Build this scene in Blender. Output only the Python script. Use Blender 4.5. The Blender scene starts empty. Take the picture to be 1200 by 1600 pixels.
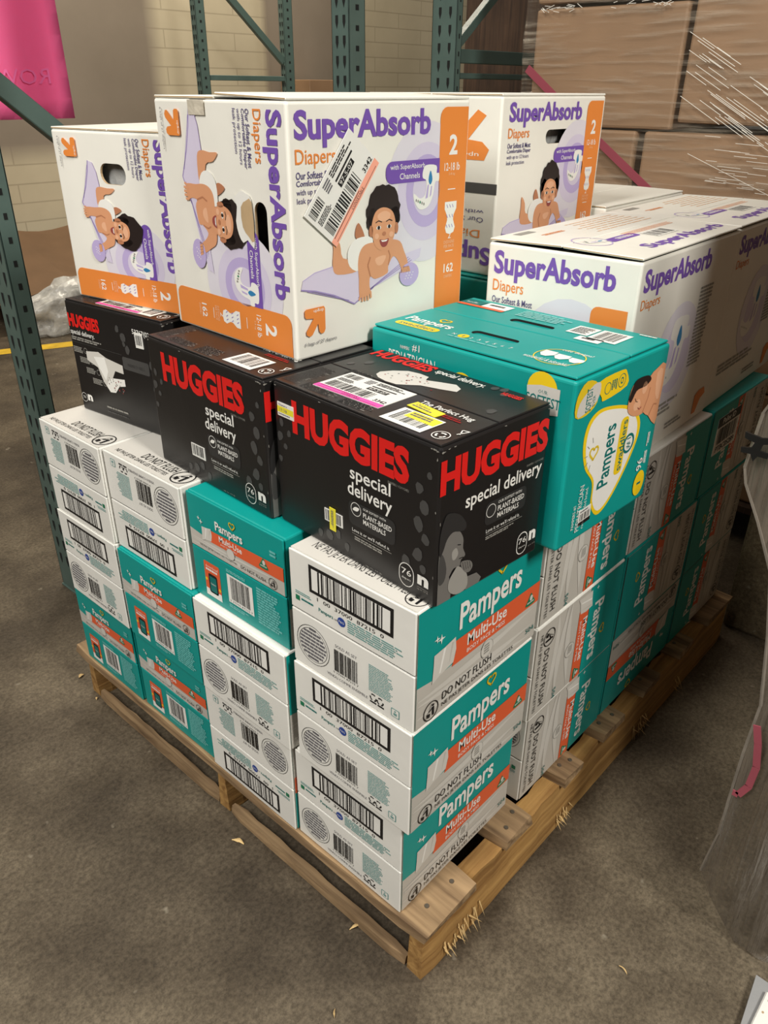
import bpy, bmesh, math, random
from mathutils import Vector, Matrix
from mathutils.geometry import tessellate_polygon

scene = bpy.context.scene
COL = scene.collection
R = math.radians

# ------------------------------------------------------------------ camera
cam_d = bpy.data.cameras.new('camera')
cam = bpy.data.objects.new('camera', cam_d)
COL.objects.link(cam)
CAM = Vector((-0.591, -0.447, 1.254))
rx = Vector((0.673, -0.740, 0.006)).normalized()
fw = Vector((0.652, 0.590, -0.477)).normalized()
up = rx.cross(fw).normalized()
rx = fw.cross(up).normalized()
mw = Matrix((rx, up, -fw)).transposed().to_4x4()
mw.translation = CAM
cam.matrix_world = mw
cam_d.sensor_fit = 'VERTICAL'
cam_d.sensor_height = 36.0
cam_d.lens = 1220.2 / 1600 * 36.0
cam_d.clip_start = 0.02
scene.camera = cam

# ------------------------------------------------------------------ light and exposure
scene.view_settings.view_transform = 'Standard'
scene.view_settings.look = 'None'
scene.view_settings.gamma = 1.0
scene.view_settings.exposure = 0.22
scene.view_settings.use_curve_mapping = False
world = bpy.data.worlds.new('warehouse_air')
scene.world = world
world.use_nodes = True
world.node_tree.nodes['Background'].inputs[0].default_value = (1.0, 0.93, 0.82, 1)
world.node_tree.nodes['Background'].inputs[1].default_value = 0.045


def area(name, loc, target, sx, sy, power, color):
    d = bpy.data.lights.new(name, 'AREA')
    d.shape = 'RECTANGLE'
    d.size, d.size_y, d.energy, d.color = sx, sy, power, color
    o = bpy.data.objects.new(name, d)
    COL.objects.link(o)
    o.location = loc
    o.rotation_euler = (Vector(target) - Vector(loc)).to_track_quat('-Z', 'Y').to_euler()
    return o


area('ceiling_lamp', (-2.4, 0.3, 3.6), (0.2, 0.3, 0.6), 0.6, 2.0, 120, (1.0, 0.97, 0.91))
area('ceiling_lamp', (-0.25, -2.5, 3.2), (0.2, 0.0, 0.5), 0.5, 0.8, 100, (1.0, 0.965, 0.89))
area('ceiling_lamp', (3.2, 3.6, 3.9), (3.2, 4.6, 0.0), 2.4, 0.4, 92, (1.0, 0.90, 0.74))
area('ceiling_lamp', (0.6, 3.2, 3.9), (0.9, 4.6, 0.0), 2.0, 0.4, 50, (1.0, 0.90, 0.74))

# ------------------------------------------------------------------ materials
MATS = {}


def lin(c):
    def f(x):
        x /= 255.0
        return x / 12.92 if x <= 0.04045 else ((x + 0.055) / 1.055) ** 2.4
    return (f(c[0]), f(c[1]), f(c[2]), 1.0)


def mat(name, rgb, rough=0.5, metal=0.0, spec=0.5, var=0.06, scale=9.0, bump=0.0, bscale=60.0, stretch=None, coat=0.0):
    """procedural principled material: base colour broken up by noise, optional fine bump"""
    if name in MATS:
        return MATS[name]
    m = bpy.data.materials.new(name)
    m.use_nodes = True
    nt = m.node_tree
    b = nt.nodes['Principled BSDF']
    tc = nt.nodes.new('ShaderNodeTexCoord')
    mp = nt.nodes.new('ShaderNodeMapping')
    nt.links.new(tc.outputs['Object'], mp.inputs['Vector'])
    if stretch:
        mp.inputs['Scale'].default_value = stretch
    n = nt.nodes.new('ShaderNodeTexNoise')
    n.inputs['Scale'].default_value = scale
    n.inputs['Detail'].default_value = 5
    nt.links.new(mp.outputs[0], n.inputs['Vector'])
    r = nt.nodes.new('ShaderNodeValToRGB')
    c = lin(rgb)
    r.color_ramp.elements[0].position = 0.3
    r.color_ramp.elements[1].position = 0.7
    r.color_ramp.elements[0].color = tuple(max(0, x * (1 - var)) for x in c[:3]) + (1,)
    r.color_ramp.elements[1].color = tuple(min(1, x * (1 + var)) for x in c[:3]) + (1,)
    nt.links.new(n.outputs['Fac'], r.inputs['Fac'])
    nt.links.new(r.outputs['Color'], b.inputs['Base Color'])
    b.inputs['Roughness'].default_value = rough
    b.inputs['Metallic'].default_value = metal
    b.inputs['Specular IOR Level'].default_value = spec
    b.inputs['Coat Weight'].default_value = coat
    if bump:
        n2 = nt.nodes.new('ShaderNodeTexNoise')
        n2.inputs['Scale'].default_value = bscale
        n2.inputs['Detail'].default_value = 4
        nt.links.new(mp.outputs[0], n2.inputs['Vector'])
        bp = nt.nodes.new('ShaderNodeBump')
        bp.inputs['Strength'].default_value = bump
        bp.inputs['Distance'].default_value = 0.01
        nt.links.new(n2.outputs['Fac'], bp.inputs['Height'])
        nt.links.new(bp.outputs[0], b.inputs['Normal'])
    MATS[name] = m
    return m


CB = dict(rough=0.45, var=0.035, scale=7, bump=0.12, bscale=9)
mat('white_board', (236, 234, 227), **CB)
mat('warm_white_board', (238, 235, 225), **CB)
mat('teal_board', (0, 152, 145), **CB)
mat('dark_teal_print', (0, 112, 108), **CB)
mat('black_board', (30, 28, 28), rough=0.33, var=0.1, scale=5, bump=0.1, bscale=8)
mat('grey_print', (196, 191, 182), **CB)
mat('light_grey_print', (212, 208, 200), **CB)
mat('mid_grey_print', (150, 147, 140), **CB)
mat('dark_grey_print', (72, 71, 70), **CB)
mat('charcoal_print', (45, 44, 44), **CB)
mat('pure_white_print', (240, 238, 232), **CB)
mat('ink', (24, 23, 24), rough=0.5)
mat('text_grey', (105, 103, 108), rough=0.5)
mat('coral_print', (226, 98, 56), **CB)
mat('red_print', (222, 30, 26), **CB)
mat('dark_red_print', (150, 22, 26), **CB)
mat('orange_print', (232, 138, 62), **CB)
mat('purple_print', (118, 84, 172), **CB)
mat('slate_purple_print', (92, 84, 128), **CB)
mat('lavender_print', (214, 205, 226), **CB)
mat('lavender_mid_print', (188, 172, 216), **CB)
mat('lavender_deep_print', (156, 138, 190), **CB)
mat('faint_lavender_print', (224, 219, 228), **CB)
mat('yellow_print', (244, 208, 30), **CB)
mat('gold_print', (228, 196, 40), **CB)
mat('blue_print', (40, 70, 150), **CB)
mat('drop_blue_print', (50, 130, 180), **CB)
mat('green_print', (26, 120, 84), **CB)
mat('skin_print', (218, 156, 116), **CB)
mat('skin_shade_print', (184, 122, 88), **CB)
mat('skin_light_print', (232, 178, 142), **CB)
mat('hair_print', (38, 28, 26), **CB)
mat('lip_print', (150, 70, 66), **CB)
mat('pale_orange_print', (238, 196, 160), **CB)
mat('label_paper', (236, 234, 228), rough=0.4, var=0.02)
mat('label_pink', (246, 84, 176), rough=0.4, var=0.02)
mat('label_peach', (250, 172, 148), rough=0.4, var=0.02)
mat('label_yellow', (238, 226, 60), rough=0.4, var=0.02)
mat('brown_board', (152, 121, 92), rough=0.6, var=0.08, scale=6, bump=0.1, bscale=10)
mat('raw_board', (188, 160, 122), rough=0.75, var=0.12, scale=20)
mat('inside_board', (120, 100, 78), rough=0.8, var=0.1)
mat('dark_gap', (22, 19, 17), rough=0.9)  # near-black colour for the shade in lid slits, flap seams and hand slots
mat('bag_plastic', (170, 170, 168), rough=0.18, var=0.3, scale=30, bump=0.6, bscale=35)
mat('rack_steel', (84, 104, 98), rough=0.42, metal=0.0, var=0.08, scale=12, bump=0.05, bscale=40)
mat('photo_grey', (116, 113, 109), **CB)
mat('photo_light_grey', (158, 155, 149), **CB)
mat('nail_steel', (120, 112, 100), rough=0.4, metal=0.6)
mat('rack_dark', (46, 56, 52), rough=0.5, var=0.1)
mat('hole_dark', (16, 18, 17), rough=0.9)
mat('pink_paper', (255, 122, 178), rough=0.6, var=0.015, scale=3)
mat('pink_ink', (238, 104, 162), rough=0.6, var=0.01)
mat('yellow_paint', (206, 168, 40), rough=0.7, var=0.25, scale=14)
mat('black_tape', (18, 18, 18), rough=0.4)
mat('red_strap', (150, 72, 84), rough=0.4)
mat('clear_tape', (205, 196, 178), rough=0.15, var=0.08, scale=30, bump=0.3, bscale=60)
mat('splinter_wood', (216, 184, 128), rough=0.8, var=0.1)


def wood(name, a, b, axis):
    m = bpy.data.materials.new(name)
    m.use_nodes = True
    nt = m.node_tree
    p = nt.nodes['Principled BSDF']
    tc = nt.nodes.new('ShaderNodeTexCoord')
    mp = nt.nodes.new('ShaderNodeMapping')
    s = [38.0, 38.0, 38.0]
    s[axis] = 2.2
    mp.inputs['Scale'].default_value = s
    nt.links.new(tc.outputs['Object'], mp.inputs['Vector'])
    n = nt.nodes.new('ShaderNodeTexNoise')
    n.inputs['Scale'].default_value = 1.6
    n.inputs['Detail'].default_value = 7
    n.inputs['Distortion'].default_value = 0.6
    nt.links.new(mp.outputs[0], n.inputs['Vector'])
    r = nt.nodes.new('ShaderNodeValToRGB')
    r.color_ramp.elements[0].position = 0.32
    r.color_ramp.elements[1].position = 0.68
    r.color_ramp.elements[0].color = lin(a)
    r.color_ramp.elements[1].color = lin(b)
    nt.links.new(n.outputs['Fac'], r.inputs['Fac'])
    n3 = nt.nodes.new('ShaderNodeTexNoise')
    n3.inputs['Scale'].default_value = 7
    n3.inputs['Detail'].default_value = 5
    nt.links.new(tc.outputs['Object'], n3.inputs['Vector'])
    r3 = nt.nodes.new('ShaderNodeValToRGB')
    r3.color_ramp.elements[0].position = 0.35
    r3.color_ramp.elements[1].position = 0.6
    r3.color_ramp.elements[0].color = (0.55, 0.52, 0.5, 1)
    r3.color_ramp.elements[1].color = (1, 1, 1, 1)
    nt.links.new(n3.outputs['Fac'], r3.inputs['Fac'])
    mx = nt.nodes.new('ShaderNodeMix')
    mx.data_type = 'RGBA'
    mx.blend_type = 'MULTIPLY'
    mx.inputs[0].default_value = 0.6
    nt.links.new(r.outputs['Color'], mx.inputs[6])
    nt.links.new(r3.outputs['Color'], mx.inputs[7])
    nt.links.new(mx.outputs[2], p.inputs['Base Color'])
    p.inputs['Roughness'].default_value = 0.75
    bp = nt.nodes.new('ShaderNodeBump')
    bp.inputs['Strength'].default_value = 0.5
    bp.inputs['Distance'].default_value = 0.004
    nt.links.new(n.outputs['Fac'], bp.inputs['Height'])
    nt.links.new(bp.outputs[0], p.inputs['Normal'])
    MATS[name] = m


wood('grey_deck_wood', (112, 88, 62), (178, 148, 110), 1)
wood('tan_stringer_wood', (150, 108, 56), (204, 160, 96), 0)
wood('brown_wood', (58, 42, 32), (84, 62, 46), 2)


def film(name, alpha, rgb, scale, rough=0.12, lo=0.35, hi=0.75, bump=0.8, amax=None):
    """stretch film: mostly see-through with glossy creases running along one way"""
    m = bpy.data.materials.new(name)
    m.use_nodes = True
    nt = m.node_tree
    for n in list(nt.nodes):
        if n.type != 'OUTPUT_MATERIAL':
            nt.nodes.remove(n)
    out = [n for n in nt.nodes if n.type == 'OUTPUT_MATERIAL'][0]
    tc = nt.nodes.new('ShaderNodeTexCoord')
    mp = nt.nodes.new('ShaderNodeMapping')
    mp.inputs['Scale'].default_value = scale
    nt.links.new(tc.outputs['Object'], mp.inputs['Vector'])
    n = nt.nodes.new('ShaderNodeTexNoise')
    n.inputs['Scale'].default_value = 1.0
    n.inputs['Detail'].default_value = 6
    nt.links.new(mp.outputs[0], n.inputs['Vector'])
    r = nt.nodes.new('ShaderNodeMapRange')
    r.inputs['From Min'].default_value = lo
    r.inputs['From Max'].default_value = hi
    r.inputs['To Min'].default_value = alpha
    r.inputs['To Max'].default_value = amax if amax else min(1.0, alpha + 0.5)
    nt.links.new(n.outputs['Fac'], r.inputs['Value'])
    bp = nt.nodes.new('ShaderNodeBump')
    bp.inputs['Strength'].default_value = bump
    bp.inputs['Distance'].default_value = 0.02
    nt.links.new(n.outputs['Fac'], bp.inputs['Height'])
    p = nt.nodes.new('ShaderNodeBsdfPrincipled')
    p.inputs['Base Color'].default_value = lin(rgb)
    p.inputs['Roughness'].default_value = rough
    p.inputs['Specular IOR Level'].default_value = 0.8
    nt.links.new(bp.outputs[0], p.inputs['Normal'])
    t = nt.nodes.new('ShaderNodeBsdfTransparent')
    mx = nt.nodes.new('ShaderNodeMixShader')
    nt.links.new(r.outputs[0], mx.inputs[0])
    nt.links.new(t.outputs[0], mx.inputs[1])
    nt.links.new(p.outputs[0], mx.inputs[2])
    nt.links.new(mx.outputs[0], out.inputs['Surface'])
    MATS[name] = m


film('stretch_film', 0.05, (190, 178, 160), (3.0, 5.0, 70.0), lo=0.5, hi=0.8, amax=0.6)
film('hanging_film', 0.35, (104, 95, 84), (30.0, 55.0, 2.5), rough=0.22, lo=0.42, hi=0.60, amax=0.97, bump=1.0)
film('loose_film', 0.35, (200, 198, 192), (14.0, 14.0, 14.0), rough=0.2, lo=0.35, hi=0.65, amax=0.85)


# ------------------------------------------------------------------ helpers
def tag(o, label=None, cat=None, group=None, kind=None):
    if label:
        o['label'] = label
    if cat:
        o['category'] = cat
    if group:
        o['group'] = group
    if kind:
        o['kind'] = kind
    return o


def thing(name, label, cat, loc=(0, 0, 0), rotz=0.0, group=None):
    o = bpy.data.objects.new(name, None)
    o.empty_display_size = 0.05
    COL.objects.link(o)
    o.location = loc
    o.rotation_euler = (0, 0, rotz)
    return tag(o, label, cat, group)


class MB:
    """collects shapes in one bmesh with named materials"""

    def __init__(self):
        self.bm = bmesh.new()
        self.mats = []

    def mi(self, name):
        if name not in self.mats:
            self.mats.append(name)
        return self.mats.index(name)

    def face(self, pts, m, flip=False):
        vs = [self.bm.verts.new(p) for p in pts]
        f = self.bm.faces.new(vs if not flip else vs[::-1])
        f.material_index = self.mi(m)
        return f

    def box(self, lo, hi, m, bevel=0.0, seg=2, M=None, facemats=None):
        g = bmesh.ops.create_cube(self.bm, size=1.0)
        vs = g['verts']
        lo, hi = Vector(lo), Vector(hi)
        for v in vs:
            v.co = Vector((lo[i] + (v.co[i] + 0.5) * (hi[i] - lo[i]) for i in range(3)))
        fs = list({f for v in vs for f in v.link_faces})
        for f in fs:
            f.material_index = self.mi(m)
            if facemats:
                n = f.normal
                f.normal_update()
                n = f.normal
                for k, mm in facemats.items():
                    ax = 'xyz'.index(k[1])
                    if n[ax] * (1 if k[0] == '+' else -1) > 0.9:
                        f.material_index = self.mi(mm)
        if bevel > 0:
            es = list({e for v in vs for e in v.link_edges})
            r = bmesh.ops.bevel(self.bm, geom=es, offset=bevel, segments=seg, affect='EDGES', profile=0.5)
            vs = list({v for f in r['faces'] for v in f.verts} | {v for v in vs if v.is_valid})
        if M is not None:
            bmesh.ops.transform(self.bm, matrix=M, verts=[v for v in vs if v.is_valid])
        return [v for v in vs if v.is_valid]

    def beam(self, a, b, w, t, m, bevel=0.002, upv=(0, 0, 1)):
        """rectangular bar from a to b"""
        a, b = Vector(a), Vector(b)
        d = (b - a)
        L = d.length
        z = d.normalized()
        x = Vector(upv).cross(z)
        if x.length < 1e-4:
            x = Vector((1, 0, 0))
        x.normalize()
        y = z.cross(x)
        M = Matrix((x, y, z)).transposed().to_4x4()
        M.translation = a
        self.box((-w / 2, -t / 2, 0), (w / 2, t / 2, L), m, bevel, 1, M)

    def build(self, name, parent=None, smooth=False, loc=None, rot=None):
        me = bpy.data.meshes.new(name)
        self.bm.to_mesh(me)
        self.bm.free()
        for n in self.mats:
            me.materials.append(MATS[n])
        if smooth:
            for p in me.polygons:
                p.use_smooth = True
        o = bpy.data.objects.new(name, me)
        COL.objects.link(o)
        if parent:
            o.parent = parent
        if loc is not None:
            o.location = loc
        if rot is not None:
            o.rotation_euler = rot
        return o


# ---- lettering: the built-in font turned into flat mesh outlines, cached
_txt = {}


def text_mesh(s, bold=0.0, shear=0.0, res=3):
    k = (s, bold, shear, res)
    if k in _txt:
        return _txt[k]
    cu = bpy.data.curves.new('t', 'FONT')
    cu.body = s
    cu.offset = bold
    cu.shear = shear
    cu.fill_mode = 'FRONT'
    cu.resolution_u = res
    ob = bpy.data.objects.new('t', cu)
    COL.objects.link(ob)
    dg = bpy.context.evaluated_depsgraph_get()
    ev = ob.evaluated_get(dg)
    me = ev.to_mesh()
    vs = [(v.co.x, v.co.y) for v in me.vertices]
    fs = [tuple(p.vertices) for p in me.polygons if p.normal.z != 0]
    nz = [p.normal.z for p in me.polygons]
    fs = [f if z > 0 else f[::-1] for f, z in zip(fs, nz)]
    ev.to_mesh_clear()
    bpy.data.objects.remove(ob)
    bpy.data.curves.remove(cu)
    x0 = min(v[0] for v in vs)
    x1 = max(v[0] for v in vs)
    y0 = min(v[1] for v in vs)
    y1 = max(v[1] for v in vs)
    vs = [((x - x0) / (x1 - x0), (y - y0) / max(1e-6, y1 - y0)) for x, y in vs]
    _txt[k] = (vs, fs, (x1 - x0) / max(1e-6, y1 - y0))
    return _txt[k]


def smooth_closed(pts, n=5):
    out = []
    N = len(pts)
    for i in range(N):
        p0, p1, p2, p3 = pts[i - 1], pts[i], pts[(i + 1) % N], pts[(i + 2) % N]
        for k in range(n):
            t = k / n
            out.append(tuple(0.5 * (2 * p1[j] + (p2[j] - p0[j]) * t + (2 * p0[j] - 5 * p1[j] + 4 * p2[j] - p3[j]) * t * t
                                    + (3 * p1[j] - p0[j] - 3 * p2[j] + p3[j]) * t ** 3) for j in (0, 1)))
    return out


class Cv:
    """flat print: shapes in face coordinates (0..1 across, 0..1 up), kept in metres, stacked in thin layers"""

    def __init__(self, w, h, seed=1, mp=None):
        self.w, self.h = w, h
        self.items = []
        self.L = 1
        self.rng = random.Random(seed)
        self.mp = mp
        self.aw, self.ah = w, h      # size of the design before mapping

    def up(self):
        self.L += 1

    def m(self, p):
        u, v = p
        if self.mp:
            u, v = self.mp(u, v)
        return (u * self.w, v * self.h)

    def raw(self, vs, fs, mt):
        self.items.append((vs, fs, mt, self.L))

    def poly(self, pts, mt, smooth=0):
        if smooth:
            pts = smooth_closed(pts, smooth)
        q = [self.m(p) for p in pts]
        a = sum(q[i - 1][0] * q[i][1] - q[i][0] * q[i - 1][1] for i in range(len(q)))
        if a < 0:
            q = q[::-1]
        tris = tessellate_polygon([[Vector((x, y, 0)) for x, y in q]])
        fs = []
        for t in tris:
            A, B, C = (q[i] for i in t)
            ar = (B[0] - A[0]) * (C[1] - A[1]) - (B[1] - A[1]) * (C[0] - A[0])
            if abs(ar) > 1e-14:
                fs.append(tuple(t) if ar > 0 else tuple(t)[::-1])
        self.raw(q, fs, mt)

    def rect(self, u0, v0, u1, v1, mt):
        self.poly([(u0, v0), (u1, v0), (u1, v1), (u0, v1)], mt)

    def rrect(self, u0, v0, u1, v1, r, mt, corners=(1, 1, 1, 1)):
        ru, rv = r / self.aw, r / self.ah
        P = []
        for k, (cu, cv, a0) in enumerate(((u1 - ru, v1 - rv, 0), (u0 + ru, v1 - rv, 90), (u0 + ru, v0 + rv, 180), (u1 - ru, v0 + rv, 270))):
            if corners[k]:
                for i in range(5):
                    a = R(a0 + 22.5 * i)
                    P.append((cu + ru * math.cos(a), cv + rv * math.sin(a)))
            else:
                P.append([(u1, v1), (u0, v1), (u0, v0), (u1, v0)][k])
        self.poly(P, mt)

    def ell(self, u, v, rx_, ry_, mt, n=24, jag=0.0):
        P = []
        for i in range(n):
            a = 2 * math.pi * i / n
            k = 1 + (self.rng.uniform(-jag, jag) if jag else 0)
            P.append((u + k * rx_ / self.aw * math.cos(a), v + k * ry_ / self.ah * math.sin(a)))
        self.poly(P, mt)

    def ring(self, u, v, r, t, mt, n=28):
        ins, outs = [], []
        for i in range(n):
            a = 2 * math.pi * i / n
            for lst, rr in ((outs, r), (ins, r - t)):
                lst.append(self.m((u + rr / self.aw * math.cos(a), v + rr / self.ah * math.sin(a))))
        fs = [(i, (i + 1) % n, n + (i + 1) % n, n + i) for i in range(n)]
        q = outs + ins
        A, B, C = q[0], q[1], q[n]
        if (B[0] - A[0]) * (C[1] - A[1]) - (B[1] - A[1]) * (C[0] - A[0]) < 0:
            fs = [f[::-1] for f in fs]
        self.raw(q, fs, mt)

    def stroke(self, pts, wd, mt):
        """poly-line of width wd (metres)"""
        for a, b in zip(pts[:-1], pts[1:]):
            ax, ay, bx, by = a[0] * self.aw, a[1] * self.ah, b[0] * self.aw, b[1] * self.ah
            L = math.hypot(bx - ax, by - ay) or 1e-6
            nx, ny = -(by - ay) / L * wd / 2, (bx - ax) / L * wd / 2
            self.poly([((ax + nx) / self.aw, (ay + ny) / self.ah), ((bx + nx) / self.aw, (by + ny) / self.ah),
                       ((bx - nx) / self.aw, (by - ny) / self.ah), ((ax - nx) / self.aw, (ay - ny) / self.ah)], mt)

    def text(self, s, mt, u0, v0, u1, v1, rot=0, bold=0.0, shear=0.0, res=3, slope=0.0):
        vs, fs, asp = text_mesh(s, bold, shear, res)
        q = []
        for a, b in vs:
            if rot == 90:
                a, b = 1 - b, a
            elif rot == -90:
                a, b = b, 1 - a
            elif rot == 180:
                a, b = 1 - a, 1 - b
            q.append(self.m((u0 + a * (u1 - u0), v0 + b * (v1 - v0) + slope * (a - 0.5))))
        f0 = fs[0]
        A, B, C = (q[i] for i in f0[:3])
        if self.mp or True:
            a = 0
            for f in fs[:20]:
                A, B, C = (q[i] for i in f[:3])
                a += (B[0] - A[0]) * (C[1] - A[1]) - (B[1] - A[1]) * (C[0] - A[0])
            if a < 0:
                fs = [f[::-1] for f in fs]
        self.raw(q, fs, mt)

    def lines(self, mt, u0, v0, u1, v1, n, rot=0, fill=0.62, ragged=0.25):
        """rows of print too small to read"""
        for i in range(n):
            t0 = i / n
            hh = 1.0 / n * fill
            a = 0.0
            end = 1 - self.rng.random() * ragged
            while a < end - 0.02:
                b = min(end, a + self.rng.uniform(0.06, 0.22))
                if rot == 0:
                    self.rect(u0 + a * (u1 - u0), v1 - (t0 + hh) * (v1 - v0), u0 + b * (u1 - u0), v1 - t0 * (v1 - v0), mt)
                else:
                    self.rect(u0 + t0 * (u1 - u0), v1 - b * (v1 - v0), u0 + (t0 + hh) * (u1 - u0), v1 - a * (v1 - v0), mt)
                a = b + 0.02

    def bars(self, u0, v0, u1, v1, mt='ink', n=42, rot=0, seed=5):
        rg = random.Random(seed)
        w = [rg.choice((1, 1, 2, 3)) for _ in range(n)]
        tot = sum(w)
        a = 0
        for i, k in enumerate(w):
            if i % 2 == 0:
                f0, f1 = a / tot, (a + k) / tot
                if rot == 0:
                    self.rect(u0 + f0 * (u1 - u0), v0, u0 + f1 * (u1 - u0), v1, mt)
                else:
                    self.rect(u0, v0 + f0 * (v1 - v0), u1, v0 + f1 * (v1 - v0), mt)
            a += k

    def stamp(self, mb, O, U, V, base=0.0003, step=0.00012):
        O, U, V = Vector(O), Vector(U), Vector(V)
        N = U.cross(V)
        for vs, fs, mt, L in self.items:
            bv = [mb.bm.verts.new(O + U * x + V * y + N * (base + step * L)) for x, y in vs]
            k = mb.mi(mt)
            for f in fs:
                try:
                    nf = mb.bm.faces.new([bv[i] for i in f])
                    nf.material_index = k
                except ValueError:
                    pass


def frame(face, d):
    dx, dy, dz = d
    return {'L': ((0, dy, 0), (0, -1, 0), (0, 0, 1)),
            'R': ((0, 0, 0), (1, 0, 0), (0, 0, 1)),
            'T': ((0, dy, dz), (0, -1, 0), (1, 0, 0))}[face]


def fdims(face, d):
    return {'L': (d[1], d[2]), 'R': (d[0], d[2]), 'T': (d[1], d[0])}[face]


def cut_holes(mb, face, d, holes, m, rim='raw_board'):
    """replace one side of the box in mb by a panel with real openings"""
    O, U, V = (Vector(x) for x in frame(face, d))
    N = U.cross(V)
    best = max((f for f in mb.bm.faces if f.normal.dot(N) > 0.95), key=lambda f: f.calc_area())
    loop = [v.co.copy() for v in best.verts]
    off = (loop[0] - O).dot(N)
    bmesh.ops.delete(mb.bm, geom=[best], context='FACES_ONLY')
    outer = [Vector(((p - O).dot(U), (p - O).dot(V), 0)) for p in loop]
    rings = [outer] + [[Vector((x, y, 0)) for x, y in h] for h in holes]
    flat = [p for r in rings for p in r]
    bv = [mb.bm.verts.new(O + U * p.x + V * p.y + N * off) for p in flat]
    k = mb.mi(m)
    for t in tessellate_polygon(rings):
        A, B, C = (flat[i] for i in t)
        ar = (B - A).cross(C - A).z
        if abs(ar) < 1e-12:
            continue
        f = mb.bm.faces.new([bv[i] for i in (t if ar > 0 else t[::-1])])
        f.material_index = k
    # the cut edge of the board
    ke = mb.mi(rim)
    i0 = len(outer)
    for h in holes:
        n = len(h)
        inner = [mb.bm.verts.new(bv[i0 + i].co - N * 0.004) for i in range(n)]
        for i in range(n):
            f = mb.bm.faces.new((bv[i0 + i], bv[i0 + (i + 1) % n], inner[(i + 1) % n], inner[i]))
            f.material_index = ke
        i0 += n


def slot(u0, v0, u1, v1, w, h, n=6):
    """rounded slot outline in metres from face coordinates"""
    x0, y0, x1, y1 = u0 * w, v0 * h, u1 * w, v1 * h
    r = min(x1 - x0, y1 - y0) / 2 * 0.98
    P = []
    for cx, cy, a0 in ((x1 - r, y1 - r, 0), (x0 + r, y1 - r, 90), (x0 + r, y0 + r, 180), (x1 - r, y0 + r, 270)):
        for i in range(n):
            a = R(a0 + 90 * i / (n - 1) * 0.99)
            P.append((cx + r * math.cos(a), cy + r * math.sin(a)))
    return P


# ================================================================== THE ROOM
def noise_chain(nt, coord, scale, detail=6, rough=0.6):
    n = nt.nodes.new('ShaderNodeTexNoise')
    n.inputs['Scale'].default_value = scale
    n.inputs['Detail'].default_value = detail
    n.inputs['Roughness'].default_value = rough
    nt.links.new(coord, n.inputs['Vector'])
    return n


def concrete(name, dark, mid, light, rough=0.55):
    m = bpy.data.materials.new(name)
    m.use_nodes = True
    nt = m.node_tree
    p = nt.nodes['Principled BSDF']
    tc = nt.nodes.new('ShaderNodeTexCoord')
    co = tc.outputs['Object']
    a = noise_chain(nt, co, 1.6, 8, 0.62)
    r = nt.nodes.new('ShaderNodeValToRGB')
    r.color_ramp.elements[0].position = 0.34
    r.color_ramp.elements[0].color = lin(dark)
    r.color_ramp.elements[1].position = 0.66
    r.color_ramp.elements[1].color = lin(light)
    e = r.color_ramp.elements.new(0.5)
    e.color = lin(mid)
    nt.links.new(a.outputs['Fac'], r.inputs['Fac'])
    b = noise_chain(nt, co, 120, 6, 0.8)
    r2 = nt.nodes.new('ShaderNodeValToRGB')
    r2.color_ramp.elements[0].position = 0.38
    r2.color_ramp.elements[0].color = (0.42, 0.40, 0.37, 1)
    r2.color_ramp.elements[1].position = 0.62
    r2.color_ramp.elements[1].color = (1.34, 1.32, 1.28, 1)
    nt.links.new(b.outputs['Fac'], r2.inputs['Fac'])
    mx = nt.nodes.new('ShaderNodeMix')
    mx.data_type = 'RGBA'
    mx.blend_type = 'MULTIPLY'
    mx.inputs[0].default_value = 0.75
    nt.links.new(r.outputs['Color'], mx.inputs[6])
    nt.links.new(r2.outputs['Color'], mx.inputs[7])
    c = noise_chain(nt, co, 6, 8, 0.7)
    r4 = nt.nodes.new('ShaderNodeValToRGB')
    r4.color_ramp.elements[0].position = 0.4
    r4.color_ramp.elements[0].color = (0.58, 0.56, 0.54, 1)
    r4.color_ramp.elements[1].position = 0.58
    r4.color_ramp.elements[1].color = (1, 1, 1, 1)
    nt.links.new(c.outputs['Fac'], r4.inputs['Fac'])
    mx2 = nt.nodes.new('ShaderNodeMix')
    mx2.data_type = 'RGBA'
    mx2.blend_type = 'MULTIPLY'
    mx2.inputs[0].default_value = 0.7
    nt.links.new(mx.outputs[2], mx2.inputs[6])
    nt.links.new(r4.outputs['Color'], mx2.inputs[7])
    # pale scuffs
    d = noise_chain(nt, co, 21, 3, 0.5)
    r5 = nt.nodes.new('ShaderNodeMapRange')
    r5.inputs['From Min'].default_value = 0.70
    r5.inputs['From Max'].default_value = 0.76
    r5.inputs['To Max'].default_value = 0.35
    nt.links.new(d.outputs['Fac'], r5.inputs['Value'])
    mx3 = nt.nodes.new('ShaderNodeMix')
    mx3.data_type = 'RGBA'
    nt.links.new(r5.outputs[0], mx3.inputs[0])
    nt.links.new(mx2.outputs[2], mx3.inputs[6])
    mx3.inputs[7].default_value = lin((190, 180, 160))
    nt.links.new(mx3.outputs[2], p.inputs['Base Color'])
    p.inputs['Roughness'].default_value = rough
    p.inputs['Specular IOR Level'].default_value = 0.3
    bp = nt.nodes.new('ShaderNodeBump')
    bp.inputs['Strength'].default_value = 0.25
    bp.inputs['Distance'].default_value = 0.004
    nt.links.new(b.outputs['Fac'], bp.inputs['Height'])
    nt.links.new(bp.outputs[0], p.inputs['Normal'])
    MATS[name] = m


concrete('floor_concrete', (66, 58, 49), (97, 87, 73), (126, 115, 97))
concrete('rough_concrete', (84, 74, 58), (112, 100, 78), (134, 120, 96), 0.85)


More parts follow.
